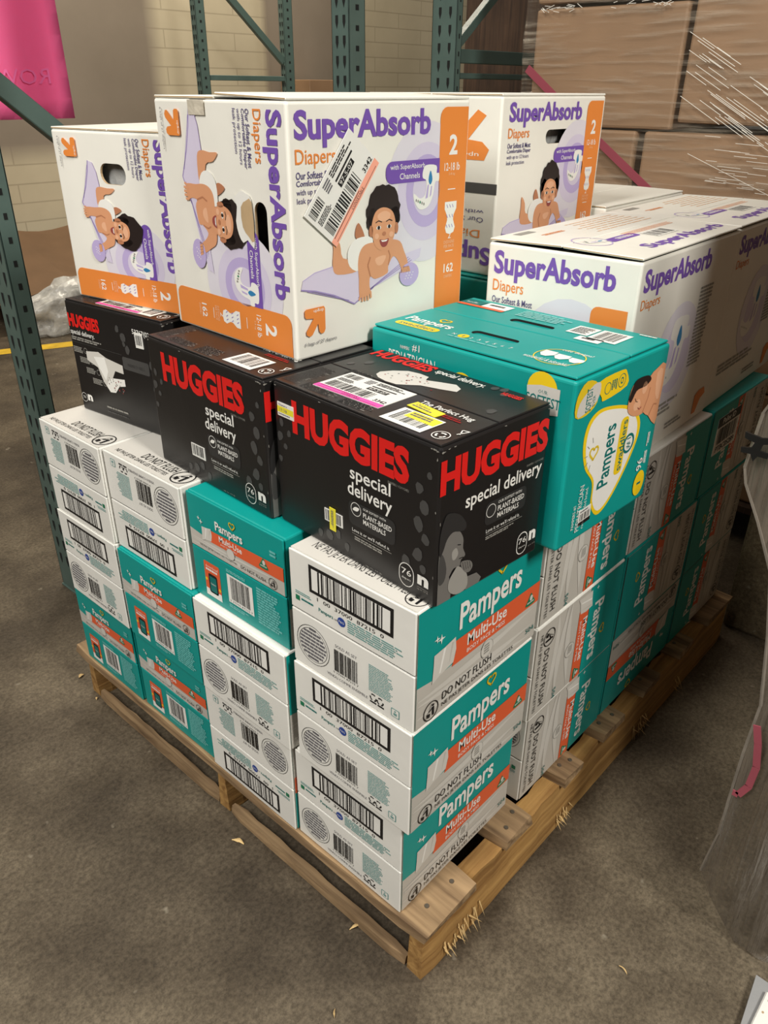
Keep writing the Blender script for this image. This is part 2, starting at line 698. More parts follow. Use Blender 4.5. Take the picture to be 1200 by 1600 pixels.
def wall_mat():
    m = bpy.data.materials.new('painted_block')
    m.use_nodes = True
    nt = m.node_tree
    p = nt.nodes['Principled BSDF']
    tc = nt.nodes.new('ShaderNodeTexCoord')
    sep = nt.nodes.new('ShaderNodeSeparateXYZ')
    nt.links.new(tc.outputs['Object'], sep.inputs[0])
    cmb = nt.nodes.new('ShaderNodeCombineXYZ')
    nt.links.new(sep.outputs['X'], cmb.inputs['X'])
    nt.links.new(sep.outputs['Z'], cmb.inputs['Y'])
    br = nt.nodes.new('ShaderNodeTexBrick')
    br.inputs['Scale'].default_value = 1.0
    br.inputs['Brick Width'].default_value = 0.62
    br.inputs['Row Height'].default_value = 0.115
    br.inputs['Mortar Size'].default_value = 0.006
    br.inputs['Mortar Smooth'].default_value = 0.6
    br.inputs['Color1'].default_value = lin((198, 186, 160))
    br.inputs['Color2'].default_value = lin((194, 182, 156))
    br.inputs['Mortar'].default_value = lin((172, 160, 136))
    nt.links.new(cmb.outputs[0], br.inputs['Vector'])
    n = noise_chain(nt, tc.outputs['Object'], 1.1, 6)

    def band(out, a, b, rev=False):
        r = nt.nodes.new('ShaderNodeMapRange')
        r.inputs['From Min'].default_value = a
        r.inputs['From Max'].default_value = b
        nt.links.new(out, r.inputs['Value'])
        return r.outputs[0]

    def mth(op, x, y):
        q = nt.nodes.new('ShaderNodeMath')
        q.operation = op
        for i, z in enumerate((x, y)):
            if isinstance(z, (int, float)):
                q.inputs[i].default_value = z
            else:
                nt.links.new(z, q.inputs[i])
        return q.outputs[0]
    # shade put into the wall colour as smooth grey stretches, from knee height up
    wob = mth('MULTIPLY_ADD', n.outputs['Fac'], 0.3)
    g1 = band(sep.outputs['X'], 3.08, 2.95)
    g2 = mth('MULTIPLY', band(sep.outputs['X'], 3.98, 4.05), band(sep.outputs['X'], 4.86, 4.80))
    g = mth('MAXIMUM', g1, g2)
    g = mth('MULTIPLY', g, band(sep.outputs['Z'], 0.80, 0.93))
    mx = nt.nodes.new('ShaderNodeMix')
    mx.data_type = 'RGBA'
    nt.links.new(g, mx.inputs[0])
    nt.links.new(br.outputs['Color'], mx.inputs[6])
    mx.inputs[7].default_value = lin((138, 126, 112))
    r = nt.nodes.new('ShaderNodeValToRGB')
    r.color_ramp.elements[0].position = 0.35
    r.color_ramp.elements[0].color = (0.78, 0.77, 0.75, 1)
    r.color_ramp.elements[1].position = 0.6
    r.color_ramp.elements[1].color = (1, 1, 1, 1)
    nt.links.new(n.outputs['Fac'], r.inputs['Fac'])
    m2 = nt.nodes.new('ShaderNodeMix')
    m2.data_type = 'RGBA'
    m2.blend_type = 'MULTIPLY'
    m2.inputs[0].default_value = 0.7
    nt.links.new(mx.outputs[2], m2.inputs[6])
    nt.links.new(r.outputs['Color'], m2.inputs[7])
    nt.links.new(m2.outputs[2], p.inputs['Base Color'])
    p.inputs['Roughness'].default_value = 0.6
    MATS['painted_block'] = m


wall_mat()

mb = MB()
mb.box((-5, -5, -0.1), (10, 6, 0), 'floor_concrete')
tag(mb.build('floor'), kind='structure')
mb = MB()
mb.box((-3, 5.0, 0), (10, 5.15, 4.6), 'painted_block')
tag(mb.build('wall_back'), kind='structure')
mb = MB()
vs = mb.box((1.27, -1.6, 0), (1.5, 0.02, 0.74), 'rough_concrete', 0.01)
tag(mb.build('wall_right'), kind='structure')
mb = MB()
for a, b in (((0.70, 4.07), (0.98, 3.85)), ((1.02, 3.83), (1.55, 3.62))):
    d = (Vector(b) - Vector(a)).normalized()
    nrm = Vector((-d.y, d.x)) * 0.05
    pts = [Vector(a) - nrm, Vector(b) - nrm, Vector(b) + nrm, Vector(a) + nrm]
    mb.face([(p.x, p.y, 0.0012) for p in pts], 'yellow_paint')
tag(mb.build('trim_1'), kind='structure')
# ================================================================== PALLET
ZD = 0.139
P = thing('wooden_pallet', 'worn wooden pallet on the concrete floor carrying the stacked cartons', 'pallet')
rg = random.Random(4)


def plank(lo, hi, m, name, jag=0.0025, nx=14, end=0.0):
    """a board with slightly uneven edges"""
    b = MB()
    lo, hi = Vector(lo), Vector(hi)
    ax = 0 if (hi.x - lo.x) > (hi.y - lo.y) else 1
    ot = 1 - ax
    n = nx
    rings = []
    for i in range(n + 1):
        t = i / n
        e = 0.004 if i in (0, n) else 0.0
        c = lo[ax] + t * (hi[ax] - lo[ax])
        j = [rg.uniform(-jag, jag) for _ in range(4)]
        r = []
        for (o_, z_, q) in ((lo[ot] + e, lo.z + j[0] * 0.5, 0), (hi[ot] - e, lo.z + j[1] * 0.5, 1), (hi[ot] - e - 0.003 + j[2], hi.z, 2), (lo[ot] + e + 0.003 + j[3], hi.z, 3)):
            p = [0, 0, z_]
            p[ax] = c + (rg.uniform(-1, 1) * end if i in (0, n) else 0)
            p[ot] = o_
            r.append(b.bm.verts.new(p))
        # chamfered shoulder
        rings.append(r)
    k = b.mi(m)
    for a, c in zip(rings[:-1], rings[1:]):
        for q in range(4):
            b.bm.faces.new((a[q], a[(q + 1) % 4], c[(q + 1) % 4], c[q])).material_index = k
    b.bm.faces.new(rings[0][::-1]).material_index = k
    b.bm.faces.new(rings[-1]).material_index = k
    bmesh.ops.recalc_face_normals(b.bm, faces=b.bm.faces)
    return b.build(name, P)


for (y0, y1) in ((0.0, 0.038), (0.489, 0.527), (0.978, 1.016)):
    o = plank((0.003, y0, 0.0), (1.216, y1, ZD - 0.018), 'tan_stringer_wood', 'stringer', 0.003, 40, 0.002)
for (x0, x1) in ((-0.016, 0.120), (0.205, 0.291), (0.390, 0.465), (0.542, 0.636), (0.715, 0.804), (0.89, 0.973), (1.057, 1.206)):
    plank((x0, -0.006 + rg.uniform(-0.006, 0.003), ZD - 0.018), (x1, 1.02, ZD), 'grey_deck_wood', 'deck_board', 0.002, 22, 0.003)
for (x0, x1) in ((-0.002, 0.020), (0.56, 0.65), (1.1, 1.2)):
    plank((x0, 0.0385, 0.001), (x1, 0.4885, 0.018), 'grey_deck_wood', 'bottom_board', 0.002, 14)
    plank((x0, 0.5275, 0.001), (x1, 0.9775, 0.018), 'grey_deck_wood', 'bottom_board', 0.002, 14)
# nail heads in the deck and splintered fibres under the stringer
for (x, y) in ((0.235, 0.013), (0.27, 0.024), (0.42, 0.02), (0.445, 0.012), (0.57, 0.02), (0.61, 0.012), (0.03, 0.02), (0.09, 0.018), (0.75, 0.02), (0.92, 0.02)):
    b = MB()
    g = bmesh.ops.create_cone(b.bm, cap_ends=True, segments=10, radius1=0.0042, radius2=0.0036, depth=0.002)
    b.mi('nail_steel')
    b.build('nail', P, loc=(x, y, ZD + 0.0008))
b = MB()
k = b.mi('splinter_wood')
for (cx, n, sp) in ((0.10, 26, 0.05), (0.42, 16, 0.025), (0.74, 14, 0.03), (0.93, 9, 0.02)):
    for i in range(n):
        x = cx + rg.uniform(-sp, sp)
        z = rg.uniform(0.012, 0.05)
        a = Vector((x, -0.001, z))
        e = a + Vector((rg.uniform(-0.012, 0.012), -rg.uniform(0.004, 0.02), -rg.uniform(0.008, z - 0.003)))
        w = rg.uniform(0.0008, 0.002)
        f = b.bm.faces.new([b.bm.verts.new(a + Vector((-w, 0, 0))), b.bm.verts.new(a + Vector((w, 0, 0))), b.bm.verts.new(e)])
        f.material_index = k
        f = b.bm.faces.new([b.bm.verts.new(a + Vector((0, 0.001, -w))), b.bm.verts.new(a + Vector((0, 0.001, w))), b.bm.verts.new(e)])
        f.material_index = k
tag(b.build('splinters', P), kind='stuff')


# ================================================================== PRINTS
def heart(c, u, v, s, mt='gold_print'):
    """open heart outline, s = half width in metres"""
    pts = []
    for i in range(25):
        t = 2 * math.pi * i / 24
        x = 16 * math.sin(t) ** 3 / 17
        y = (13 * math.cos(t) - 5 * math.cos(2 * t) - 2 * math.cos(3 * t) - math.cos(4 * t)) / 17
        pts.append((u + x * s / c.aw, v + y * s / c.ah))
    c.stroke(pts, s * 0.30, mt)


def litter(c, u, v, r, mt='ink'):
    """no-flush pictogram: person over a bin in a circle"""
    c.ring(u, v, r, r * 0.1, mt)
    a, b = 1 / c.aw, 1 / c.ah
    c.ell(u + 0.28 * r * a, v + 0.5 * r * b, r * 0.13, r * 0.13, mt, 10)
    c.poly([(u + 0.15 * r * a, v + 0.32 * r * b), (u + 0.42 * r * a, v + 0.32 * r * b), (u + 0.42 * r * a, v - 0.62 * r * b), (u + 0.2 * r * a, v - 0.62 * r * b)], mt)
    c.stroke([(u + 0.2 * r * a, v + 0.25 * r * b), (u - 0.25 * r * a, v - 0.02 * r * b)], r * 0.13, mt)
    c.poly([(u - 0.55 * r * a, v - 0.15 * r * b), (u - 0.08 * r * a, v - 0.25 * r * b), (u - 0.15 * r * a, v - 0.62 * r * b), (u - 0.45 * r * a, v - 0.6 * r * b)], mt)
    c.stroke([(u - 0.7 * r * a, v - 0.62 * r * b), (u + 0.1 * r * a, v + 0.72 * r * b)], r * 0.05, mt)


def recycle(c, u, v, r, mt='ink'):
    for k in range(3):
        a0 = R(90 + 120 * k)
        P_ = [(u + r / c.aw * math.cos(a0 + R(x)), v + r / c.ah * math.sin(a0 + R(x))) for x in (-38, 0, 38)]
        c.stroke(P_, r * 0.42, mt)


def star(c, u, v, r, mt='pure_white_print'):
    P_ = []
    for i in range(8):
        a = R(45 * i)
        q = r if i % 2 == 0 else r * 0.28
        P_.append((u + q / c.aw * math.cos(a), v + q / c.ah * math.sin(a)))
    c.poly(P_, mt)


def sheet(c, u0, v0, u1, v1):
    """white wipe pulled from the pack"""
    w, h = u1 - u0, v1 - v0
    c.poly([(u0, v0), (u0 + .3 * w, v0 + .12 * h), (u1 - .1 * w, v0 + .22 * h), (u1, v0 + .6 * h), (u1 - .05 * w, v1), (u0 + .5 * w, v1 - .08 * h), (u0 + .05 * w, v1 - .12 * h), (u0 + .04 * w, v0 + .5 * h)], 'light_grey_print')
    c.up()
    c.poly([(u0 + .45 * w, v1 - .1 * h), (u0 + .55 * w, v1 - .1 * h), (u0 + .35 * w, v0 + .2 * h), (u0 + .28 * w, v0 + .2 * h)], 'pure_white_print')
    c.poly([(u0 + .8 * w, v1 - .1 * h), (u0 + .88 * w, v1 - .1 * h), (u0 + .7 * w, v0 + .25 * h)], 'grey_print')


def leafbadge(c, u, v, r):
    c.poly([(u - r / c.aw, v - .7 * r / c.ah), (u + r / c.aw, v - .7 * r / c.ah), (u + .45 * r / c.aw, v + .3 * r / c.ah), (u, v + r / c.ah), (u - .5 * r / c.aw, v + .25 * r / c.ah)], 'green_print', 3)
    c.up()
    c.ell(u + .1 * r / c.aw, v + .25 * r / c.ah, r * .32, r * .42, 'light_grey_print', 12)
    c.lines('light_grey_print', u - .7 * r / c.aw, v - .55 * r / c.ah, u + .7 * r / c.aw, v - .25 * r / c.ah, 1, ragged=0)


def waves(c, u0, v0, u1, v1):
    """pale satin folds printed on the grey panel"""
    for k, mt in ((0.15, 'light_grey_print'), (0.45, 'mid_grey_print'), (0.5, 'light_grey_print'), (0.8, 'light_grey_print')):
        c.up()
        w, h = u1 - u0, v1 - v0
        th = 0.05 if mt == 'mid_grey_print' else 0.12
        up_, dn = [], []
        for i in range(13):
            t = i / 12
            y = k + 0.12 * math.sin(3.0 * t + 5 * k)
            th_ = th * math.sin(math.pi * min(1, t + 0.04)) * 0.8
            up_.append((u0 + t * w, v0 + h * min(1, max(0, y + th_))))
            dn.append((u0 + t * w, v0 + h * min(1, max(0, y - th_))))
        c.poly(up_ + dn[::-1], mt if mt != 'mid_grey_print' else 'grey_soft_print')
    c.up()


mat('grey_soft_print', (182, 177, 168), **CB)


def print_P(w, h, seed=1, mp=None, tall=False, plain=False):
    """long side of a wipes carton"""
    c = Cv(w, h, seed, mp)
    if mp and tall:
        c.aw, c.ah = h, w
    e0, e1 = 0.012, 0.988
    if not tall:
        c.rect(e0, 0.02, e1, 0.985, 'teal_board')
        c.up()
        c.poly([(e0, 0.02), (e1, 0.02), (e1, 0.37), (0.27, 0.37), (0.12, 0.36), (e0, 0.385)], 'grey_print')
        c.up()
        waves(c, 0.02, 0.03, 0.98, 0.36)
        c.poly([(0.26, 0.355), (e1, 0.355), (e1, 0.54), (0.27, 0.56), (0.285, 0.47)], 'coral_print')
        c.up()
        sheet(c, 0.115, 0.33, 0.285, 0.60)
        c.up()
        c.text('Pampers', 'pure_white_print', 0.30, 0.565, 0.80, 0.85, bold=0.022)
        heart(c, 0.62, 0.92, 0.011)
        c.text('Multi-Use', 'pure_white_print', 0.37, 0.445, 0.69, 0.545, bold=0.015)
        c.text('BODY FACE & MESS', 'pure_white_print', 0.37, 0.385, 0.68, 0.42, bold=0.005, res=2)
        star(c, 0.14, 0.69, 0.006)
        star(c, 0.17, 0.67, 0.008)
        leafbadge(c, 0.91, 0.42, 0.012)
        c.ell(0.54, 0.275, 0.0135, 0.0165, 'light_grey_print', 20)
        c.up()
        c.ring(0.54, 0.275, 0.0145, 0.0008, 'mid_grey_print')
        c.lines('mid_grey_print', 0.515, 0.23, 0.565, 0.32, 4)
        litter(c, 0.115, 0.105, 0.0155)
        c.text('DO NOT FLUSH', 'ink', 0.195, 0.125, 0.585, 0.195, res=2)
        c.text('NE PAS JETER DANS LES TOILETTES', 'ink', 0.195, 0.055, 0.78, 0.10, res=2)
        c.text('504', 'dark_teal_print', 0.895, 0.10, 0.97, 0.145, res=2)
    else:
        c.rect(0.015, 0.012, 0.985, 0.988, 'grey_print')
        c.up()
        waves(c, 0.02, 0.16, 0.98, 0.45)
        c.rect(0.015, 0.58, 0.985, 0.988, 'teal_board')
        c.rect(0.19, 0.47, 0.985, 0.585, 'coral_print')
        c.up()
        sheet(c, 0.04, 0.44, 0.24, 0.62)
        c.up()
        c.text('Pampers', 'pure_white_print', 0.23, 0.62, 0.90, 0.77, bold=0.022)
        heart(c, 0.63, 0.80, 0.010)
        star(c, 0.06, 0.66, 0.005)
        c.text('Multi-Use', 'pure_white_print', 0.30, 0.525, 0.78, 0.575, bold=0.015)
        c.text('BODY FACE & MESS', 'pure_white_print', 0.31, 0.488, 0.76, 0.508, bold=0.004, res=2)
        leafbadge(c, 0.91, 0.525, 0.012)
        c.ell(0.54, 0.40, 0.014, 0.014, 'light_grey_print', 18)
        c.up()
        c.ring(0.54, 0.40, 0.015, 0.0009, 'mid_grey_print')
        c.lines('mid_grey_print', 0.49, 0.375, 0.59, 0.425, 4)
        litter(c, 0.17, 0.135, 0.017)
        c.text('DO NOT FLUSH', 'ink', 0.29, 0.10, 0.90, 0.15, res=2)
        c.text('NE PAS JETER DANS LES TOILETTES', 'ink', 0.09, 0.035, 0.93, 0.068, res=2)
        c.text('504', 'dark_teal_print', 0.85, 0.255, 0.97, 0.29, res=2)
    return c


ROT180 = lambda u, v: (1 - u, 1 - v)
CW = lambda a, b: (b, 1 - a)        # design turned clockwise: reads downwards
CCW = lambda a, b: (1 - b, a)       # design turned anticlockwise: reads upwards


def print_W(w, h, half, mp=None, seed=2):
    """barcode end of a wipes carton, upper or lower flap"""
    c = Cv(w, h, seed, mp)
    if half == 'up':
        c.rect(0.175, 0.715, 0.84, 0.945, 'ink')
        c.up()
        c.rect(0.198, 0.742, 0.817, 0.918, 'pure_white_print')
        c.up()
        c.bars(0.25, 0.742, 0.765, 0.918, n=62, seed=11)
        c.text('1  00  37000  87215  0', 'ink', 0.24, 0.668, 0.77, 0.70, res=2)
        c.text('Pampers', 'dark_teal_print', 0.25, 0.578, 0.37, 0.62, bold=0.01, res=2)
        c.text('.com', 'text_grey', 0.375, 0.59, 0.41, 0.605, res=1)
        c.ell(0.44, 0.605, 0.0072, 0.0072, 'blue_print', 16)
        c.up()
        c.text('P&G', 'pure_white_print', 0.42, 0.595, 0.46, 0.615, res=1)
        c.rrect(0.05, 0.585, 0.085, 0.628, 0.001, 'green_print')
        c.lines('dark_teal_print', 0.10, 0.592, 0.235, 0.618, 1)
        c.lines('text_teal', 0.05, 0.638, 0.20, 0.668, 2)
        c.lines('text_teal', 0.49, 0.545, 0.93, 0.655, 6)
    else:
        c.ring(0.185, 0.24, 0.033, 0.0009, 'ink')
        c.ring(0.185, 0.24, 0.0285, 0.0007, 'ink')
        for k in range(9):
            y = -0.026 + k * 0.0062
            x = math.sqrt(max(0, 0.0265 ** 2 - (y + 0.002) ** 2))
            c.lines('text_grey', 0.185 - x / w, 0.24 + y / h, 0.185 + x / w, 0.24 + (y + 0.0048) / h, 1, fill=0.8, ragged=0.05)
        c.text('SOLD AS SET', 'text_grey', 0.38, 0.352, 0.56, 0.378, res=2)
        c.bars(0.37, 0.135, 0.565, 0.33, n=48, seed=7)
        c.text('0 37000 87215 7', 'ink', 0.36, 0.11, 0.57, 0.128, res=1)
        c.text('VENDU COMME ENSEMBLE', 'text_grey', 0.305, 0.062, 0.645, 0.086, res=2)
        c.lines('text_teal', 0.655, 0.15, 0.845, 0.385, 16)
        recycle(c, 0.69, 0.105, 0.0055)
        recycle(c, 0.745, 0.105, 0.0055)
        c.rect(0.665, 0.055, 0.715, 0.07, 'ink')
        c.rect(0.725, 0.055, 0.775, 0.07, 'ink')
        c.rrect(0.83, 0.05, 0.895, 0.125, 0.002, 'text_teal')
        c.up()
        c.rrect(0.837, 0.057, 0.888, 0.118, 0.0015, 'white_board')
        c.up()
        c.rect(0.85, 0.068, 0.876, 0.09, 'text_teal')
        c.ell(0.862, 0.103, 0.0016, 0.0016, 'text_teal', 8)
    return c


mat('text_teal', (116, 158, 154), **CB)
mat('text_white_teal', (120, 196, 192), **CB)


def print_T(w, h, half, mp=None, seed=3):
    """teal end of a wipes carton, upper or lower flap"""
    c = Cv(w, h, seed, mp)
    if half == 'up':
        c.poly([(0.012, 0.506), (0.988, 0.506), (0.988, 0.64), (0.25, 0.63), (0.012, 0.665)], 'grey_print')
        c.up()
        waves(c, 0.02, 0.51, 0.98, 0.63)
        c.poly([(0.24, 0.625), (0.988, 0.635), (0.988, 0.755), (0.255, 0.735)], 'coral_print')
        c.up()
        sheet(c, 0.15, 0.60, 0.265, 0.75)
        c.up()
        c.text('Pampers', 'pure_white_print', 0.315, 0.745, 0.60, 0.85, bold=0.022)
        heart(c, 0.50, 0.885, 0.007)
        c.text('Multi-Use', 'pure_white_print', 0.345, 0.675, 0.585, 0.728, bold=0.015, res=2)
        c.text('BODY FACE & MESS', 'pure_white_print', 0.36, 0.648, 0.53, 0.662, res=1)
        star(c, 0.13, 0.80, 0.004)
        star(c, 0.155, 0.775, 0.005)
        leafbadge(c, 0.80, 0.70, 0.010)
        c.ell(0.46, 0.615, 0.0095, 0.0095, 'light_grey_print', 16)
        c.up()
        c.ring(0.46, 0.615, 0.0100, 0.0006, 'mid_grey_print', 16)
        c.text('NE PAS JETER DANS LES TOILETTES', 'ink', 0.12, 0.538, 0.52, 0.562, res=1)
        c.text('DO NOT FLUSH', 'ink', 0.56, 0.54, 0.81, 0.572, res=2)
        litter(c, 0.88, 0.567, 0.0092)
        c.lines('text_white_teal', 0.87, 0.80, 0.93, 0.86, 2)
    else:
        c.rrect(0.125, 0.06, 0.30, 0.40, 0.003, 'coral_print')
        c.up()
        c.rect(0.125, 0.06, 0.30, 0.13, 'pure_white_print')
        c.rrect(0.165, 0.10, 0.265, 0.29, 0.004, 'ink')
        c.up()
        c.rect(0.178, 0.115, 0.252, 0.265, 'dark_teal_print')
        c.ell(0.14, 0.22, 0.003, 0.003, 'yellow_print', 8)
        c.ell(0.285, 0.17, 0.003, 0.003, 'yellow_print', 8)
        c.text('download', 'pure_white_print', 0.145, 0.345, 0.28, 0.37, res=1)
        c.lines('pure_white_print', 0.145, 0.305, 0.28, 0.335, 1)
        c.up()
        c.text('Pampers', 'pure_white_print', 0.188, 0.18, 0.242, 0.205, res=1)
        c.rect(0.385, 0.125, 0.655, 0.40, 'pure_white_print')
        c.up()
        c.bars(0.42, 0.165, 0.62, 0.385, n=50, seed=3)
        c.text('0 37000 87215 7', 'ink', 0.40, 0.135, 0.64, 0.155, res=1)
        c.lines('text_white_teal', 0.385, 0.415, 0.60, 0.445, 2)
        c.lines('text_white_teal', 0.385, 0.07, 0.60, 0.105, 2)
        c.lines('text_white_teal', 0.70, 0.09, 0.935, 0.44, 14)
    return c


def print_top(w, h, kind, mp=None):
    c = Cv(w, h, 5, mp)
    if kind == 'flush':
        c.rect(0.01, 0.01, 0.99, 0.99, 'light_grey_print')
        c.up()
        waves(c, 0.03, 0.2, 0.97, 0.95)
        c.up()
        c.text('DO NOT FLUSH', 'ink', 0.36, 0.085, 0.78, 0.15, res=2)
        c.text('NE PAS JETER DANS LES TOILETTES', 'ink', 0.10, 0.03, 0.76, 0.07, res=2)
        litter(c, 0.89, 0.095, 0.021)
        c.text('504', 'dark_teal_print', 0.84, 0.44, 0.97, 0.52, res=2)
    elif kind == 'edge':
        c.rect(0.01, 0.01, 0.99, 0.99, 'light_grey_print')
        c.up()
        c.text('NE PAS JETER DANS LES TOILETTES', 'ink', 0.10, 0.06, 0.84, 0.13, res=2)
        c.text('DO NOT FLUSH', 'ink', 0.30, 0.16, 0.80, 0.22, res=2)
        litter(c, 0.915, 0.085, 0.016)
    elif kind == 'teal':
        heart(c, 0.56, 0.16, 0.014)
        c.text('Pampers', 'pure_white_print', 0.35, 0.25, 0.75, 0.42, bold=0.02)
    return c


def flap(face_lo, face_hi, m, canvas, d, name='end_flap', parent=None):
    b = MB()
    b.box(face_lo, face_hi, m, 0.0014, 2)
    O, U, V = frame('L', d)
    canvas.stamp(b, O, U, V)
    return b.build(name, parent)


# ================================================================== WIPES CARTONS
PITCH = 0.1907
CH = 0.1903


def carton(label, pos, end, d=(0.284, 0.228, CH), side=None, top=None, yaw=0.0, group=None, wob=0.0):
    """end: 'W' barcode end, 'WF' the same upside down, 'T' teal end;  side: design on the long side"""
    t = thing('wipes_carton', label, 'carton', pos, R(yaw), group)
    b = MB()
    body = 'teal_board' if end == 'T' else 'white_board'
    fm = {'-x': 'dark_gap'}
    if side == 'P':
        fm['-y'] = 'teal_board'
    topc = None
    if top == 'teal':
        fm['+z'] = 'teal_board'
    b.box((0.0035, 0, 0), d, body, 0.003, 2, facemats=fm)
    if side:
        if side == 'P':
            c = print_P(d[0], d[2])
        elif side == 'PI':
            c = print_P(d[0], d[2], mp=ROT180)
        elif side == 'CW':
            c = print_P(d[0], d[2], mp=CW, tall=True)
        elif side == 'CCW':
            c = print_P(d[0], d[2], mp=CCW, tall=True)
        c.stamp(b, *frame('R', d))
    if top:
        w, h = fdims('T', d)
        print_top(w, h, top).stamp(b, *frame('T', d))
    b.build('carton_body', t)
    if end:
        sv = 0.495 if end != 'WF' else 0.505
        fmats = {'W': 'white_board', 'WF': 'white_board', 'T': 'teal_board'}[end]
        fn = print_T if end == 'T' else print_W
        mp = ROT180 if end == 'WF' else None
        a, c_ = ('up', 'lo') if end != 'WF' else ('lo', 'up')
        z = sv * d[2]
        g = 0.0011
        flap((0, 0.001, z + g), (0.003, d[1] - 0.001, d[2] - 0.001), fmats, fn(d[1], d[2], a, mp), d, parent=t)
        flap((0, 0.001, 0.001), (0.003, d[1] - 0.001, z - g), fmats, fn(d[1], d[2], c_, mp), d, parent=t)
    return t


def lv(k):
    return ZD + 0.0004 + k * PITCH


carton('white wipes carton at the near pallet corner, barcode end, bottom of its column of three', (-0.008, 0.042, lv(0)), 'W', side='P')
carton('white wipes carton at the near pallet corner, barcode end, middle of its column of three', (-0.012, 0.026, lv(1)), 'W', side='P')
carton('white wipes carton directly under the front black diaper box, top of the near corner column', (-0.009, 0.026, lv(2)), 'W', side='P', top='edge')
carton('white wipes carton with upside-down barcode, bottom row, second column from the near corner', (-0.013, 0.2735, lv(0)), 'WF', side='PI')
carton('white wipes carton with upright barcode, middle row, directly below a teal carton', (-0.017, 0.2685, lv(1)), 'W', side='P')
carton('teal wipes carton with phone advert, top row, under the middle black diaper box', (-0.003, 0.2705, lv(2)), 'T', side='P', top='teal')
carton('teal wipes carton resting on the pallet, bottom row, third column from the near corner', (-0.008, 0.508, lv(0)), 'T')
carton('teal wipes carton in the middle row, white carton above and teal below', (-0.017, 0.4985, lv(1)), 'T')
carton('white upside-down wipes carton with DO NOT FLUSH top, beside the teal top-row carton', (-0.009, 0.508, lv(2)), 'WF', d=(0.284, 0.222, CH), top='flush')
carton('teal wipes carton at the far left pallet corner, bottom row', (-0.010, 0.745, lv(0)), 'T', d=(0.284, 0.218, CH))
carton('white wipes carton with upright barcode at the far left corner, middle row', (-0.017, 0.7345, lv(1)), 'W', d=(0.284, 0.213, CH))
carton('white upside-down wipes carton with DO NOT FLUSH lid, top row at far left', (-0.015, 0.7345, lv(2)), 'WF', d=(0.284, 0.211, CH), top='flush')

carton('wipes carton lying sideways on the right side, bottom row, beside the corner column', (0.2945, 0.03, lv(0)), 'WF', side='CW', d=(0.286, 0.228, CH))
carton('wipes carton lying sideways on the right side, middle row, beside the corner column', (0.2885, 0.028, lv(1)), 'W', side='CW', d=(0.288, 0.228, CH))
carton('wipes carton lying sideways directly under the teal diaper box, top row of the right side', (0.2915, 0.03, lv(2)), 'W', side='CW', d=(0.286, 0.228, CH))
carton('wipes carton turned upside down on the right side, bottom row, grey band over teal', (0.5865, 0.03, lv(0)), 'T', side='PI', d=(0.308, 0.228, CH))
carton('scuffed wipes carton with name reading upwards, middle row, right side centre', (0.5835, 0.028, lv(1)), 'T', side='CCW', d=(0.306, 0.228, CH))
carton('wipes carton with name reading downwards, top row, under the near open-top white box', (0.5835, 0.03, lv(2)), 'W', side='CW', d=(0.29, 0.228, CH))
carton('teal and grey wipes carton at the far right pallet corner, bottom row', (0.9, 0.03, lv(0)), 'T', side='CCW', d=(0.285, 0.228, CH))
carton('teal and grey wipes carton at the far right pallet corner, middle row', (0.8955, 0.028, lv(1)), 'T', side='CCW', d=(0.285, 0.228, CH))
m3 = carton('wipes carton with a pallet sticker, far right corner, top row', (0.8815, 0.03, lv(2)), 'T', side='CCW', d=(0.305, 0.228, CH))
b = MB()
b.box((0.032, -0.0016, 0.085), (0.152, -0.0010, 0.166), 'label_paper')
c = Cv(0.12, 0.081)
c.rect(0.0, 0.74, 1.0, 1.0, 'ink')
c.up()
c.text('Pallet ID', 'label_paper', 0.2, 0.80, 0.75, 0.95, bold=0.01)
c.bars(0.08, 0.27, 0.92, 0.70, n=40, seed=21)
c.text('PTBC05289', 'ink', 0.1, 0.06, 0.9, 0.22, bold=0.01)
c.stamp(b, (0.032, -0.0016, 0.085), (1, 0, 0), (0, 0, 1))
b.build('pallet_sticker', m3)
for k, n in enumerate(('bottom', 'middle', 'top')):
    carton('plain wipes carton inside the stack, holding up the second teal diaper box, ' + n, (0.60, 0.40, lv(k)), None)
    carton('plain wipes carton inside the stack, below the rearmost white box, ' + n, (0.93, 0.38, lv(k)), None)
ZT = lv(3)


# ================================================================== BLACK DIAPER BOXES
def spots(c, pts):
    for (u, v, r) in pts:
        c.ell(u, v, r, r * 1.25, 'dark_grey_print', 9, jag=0.18)


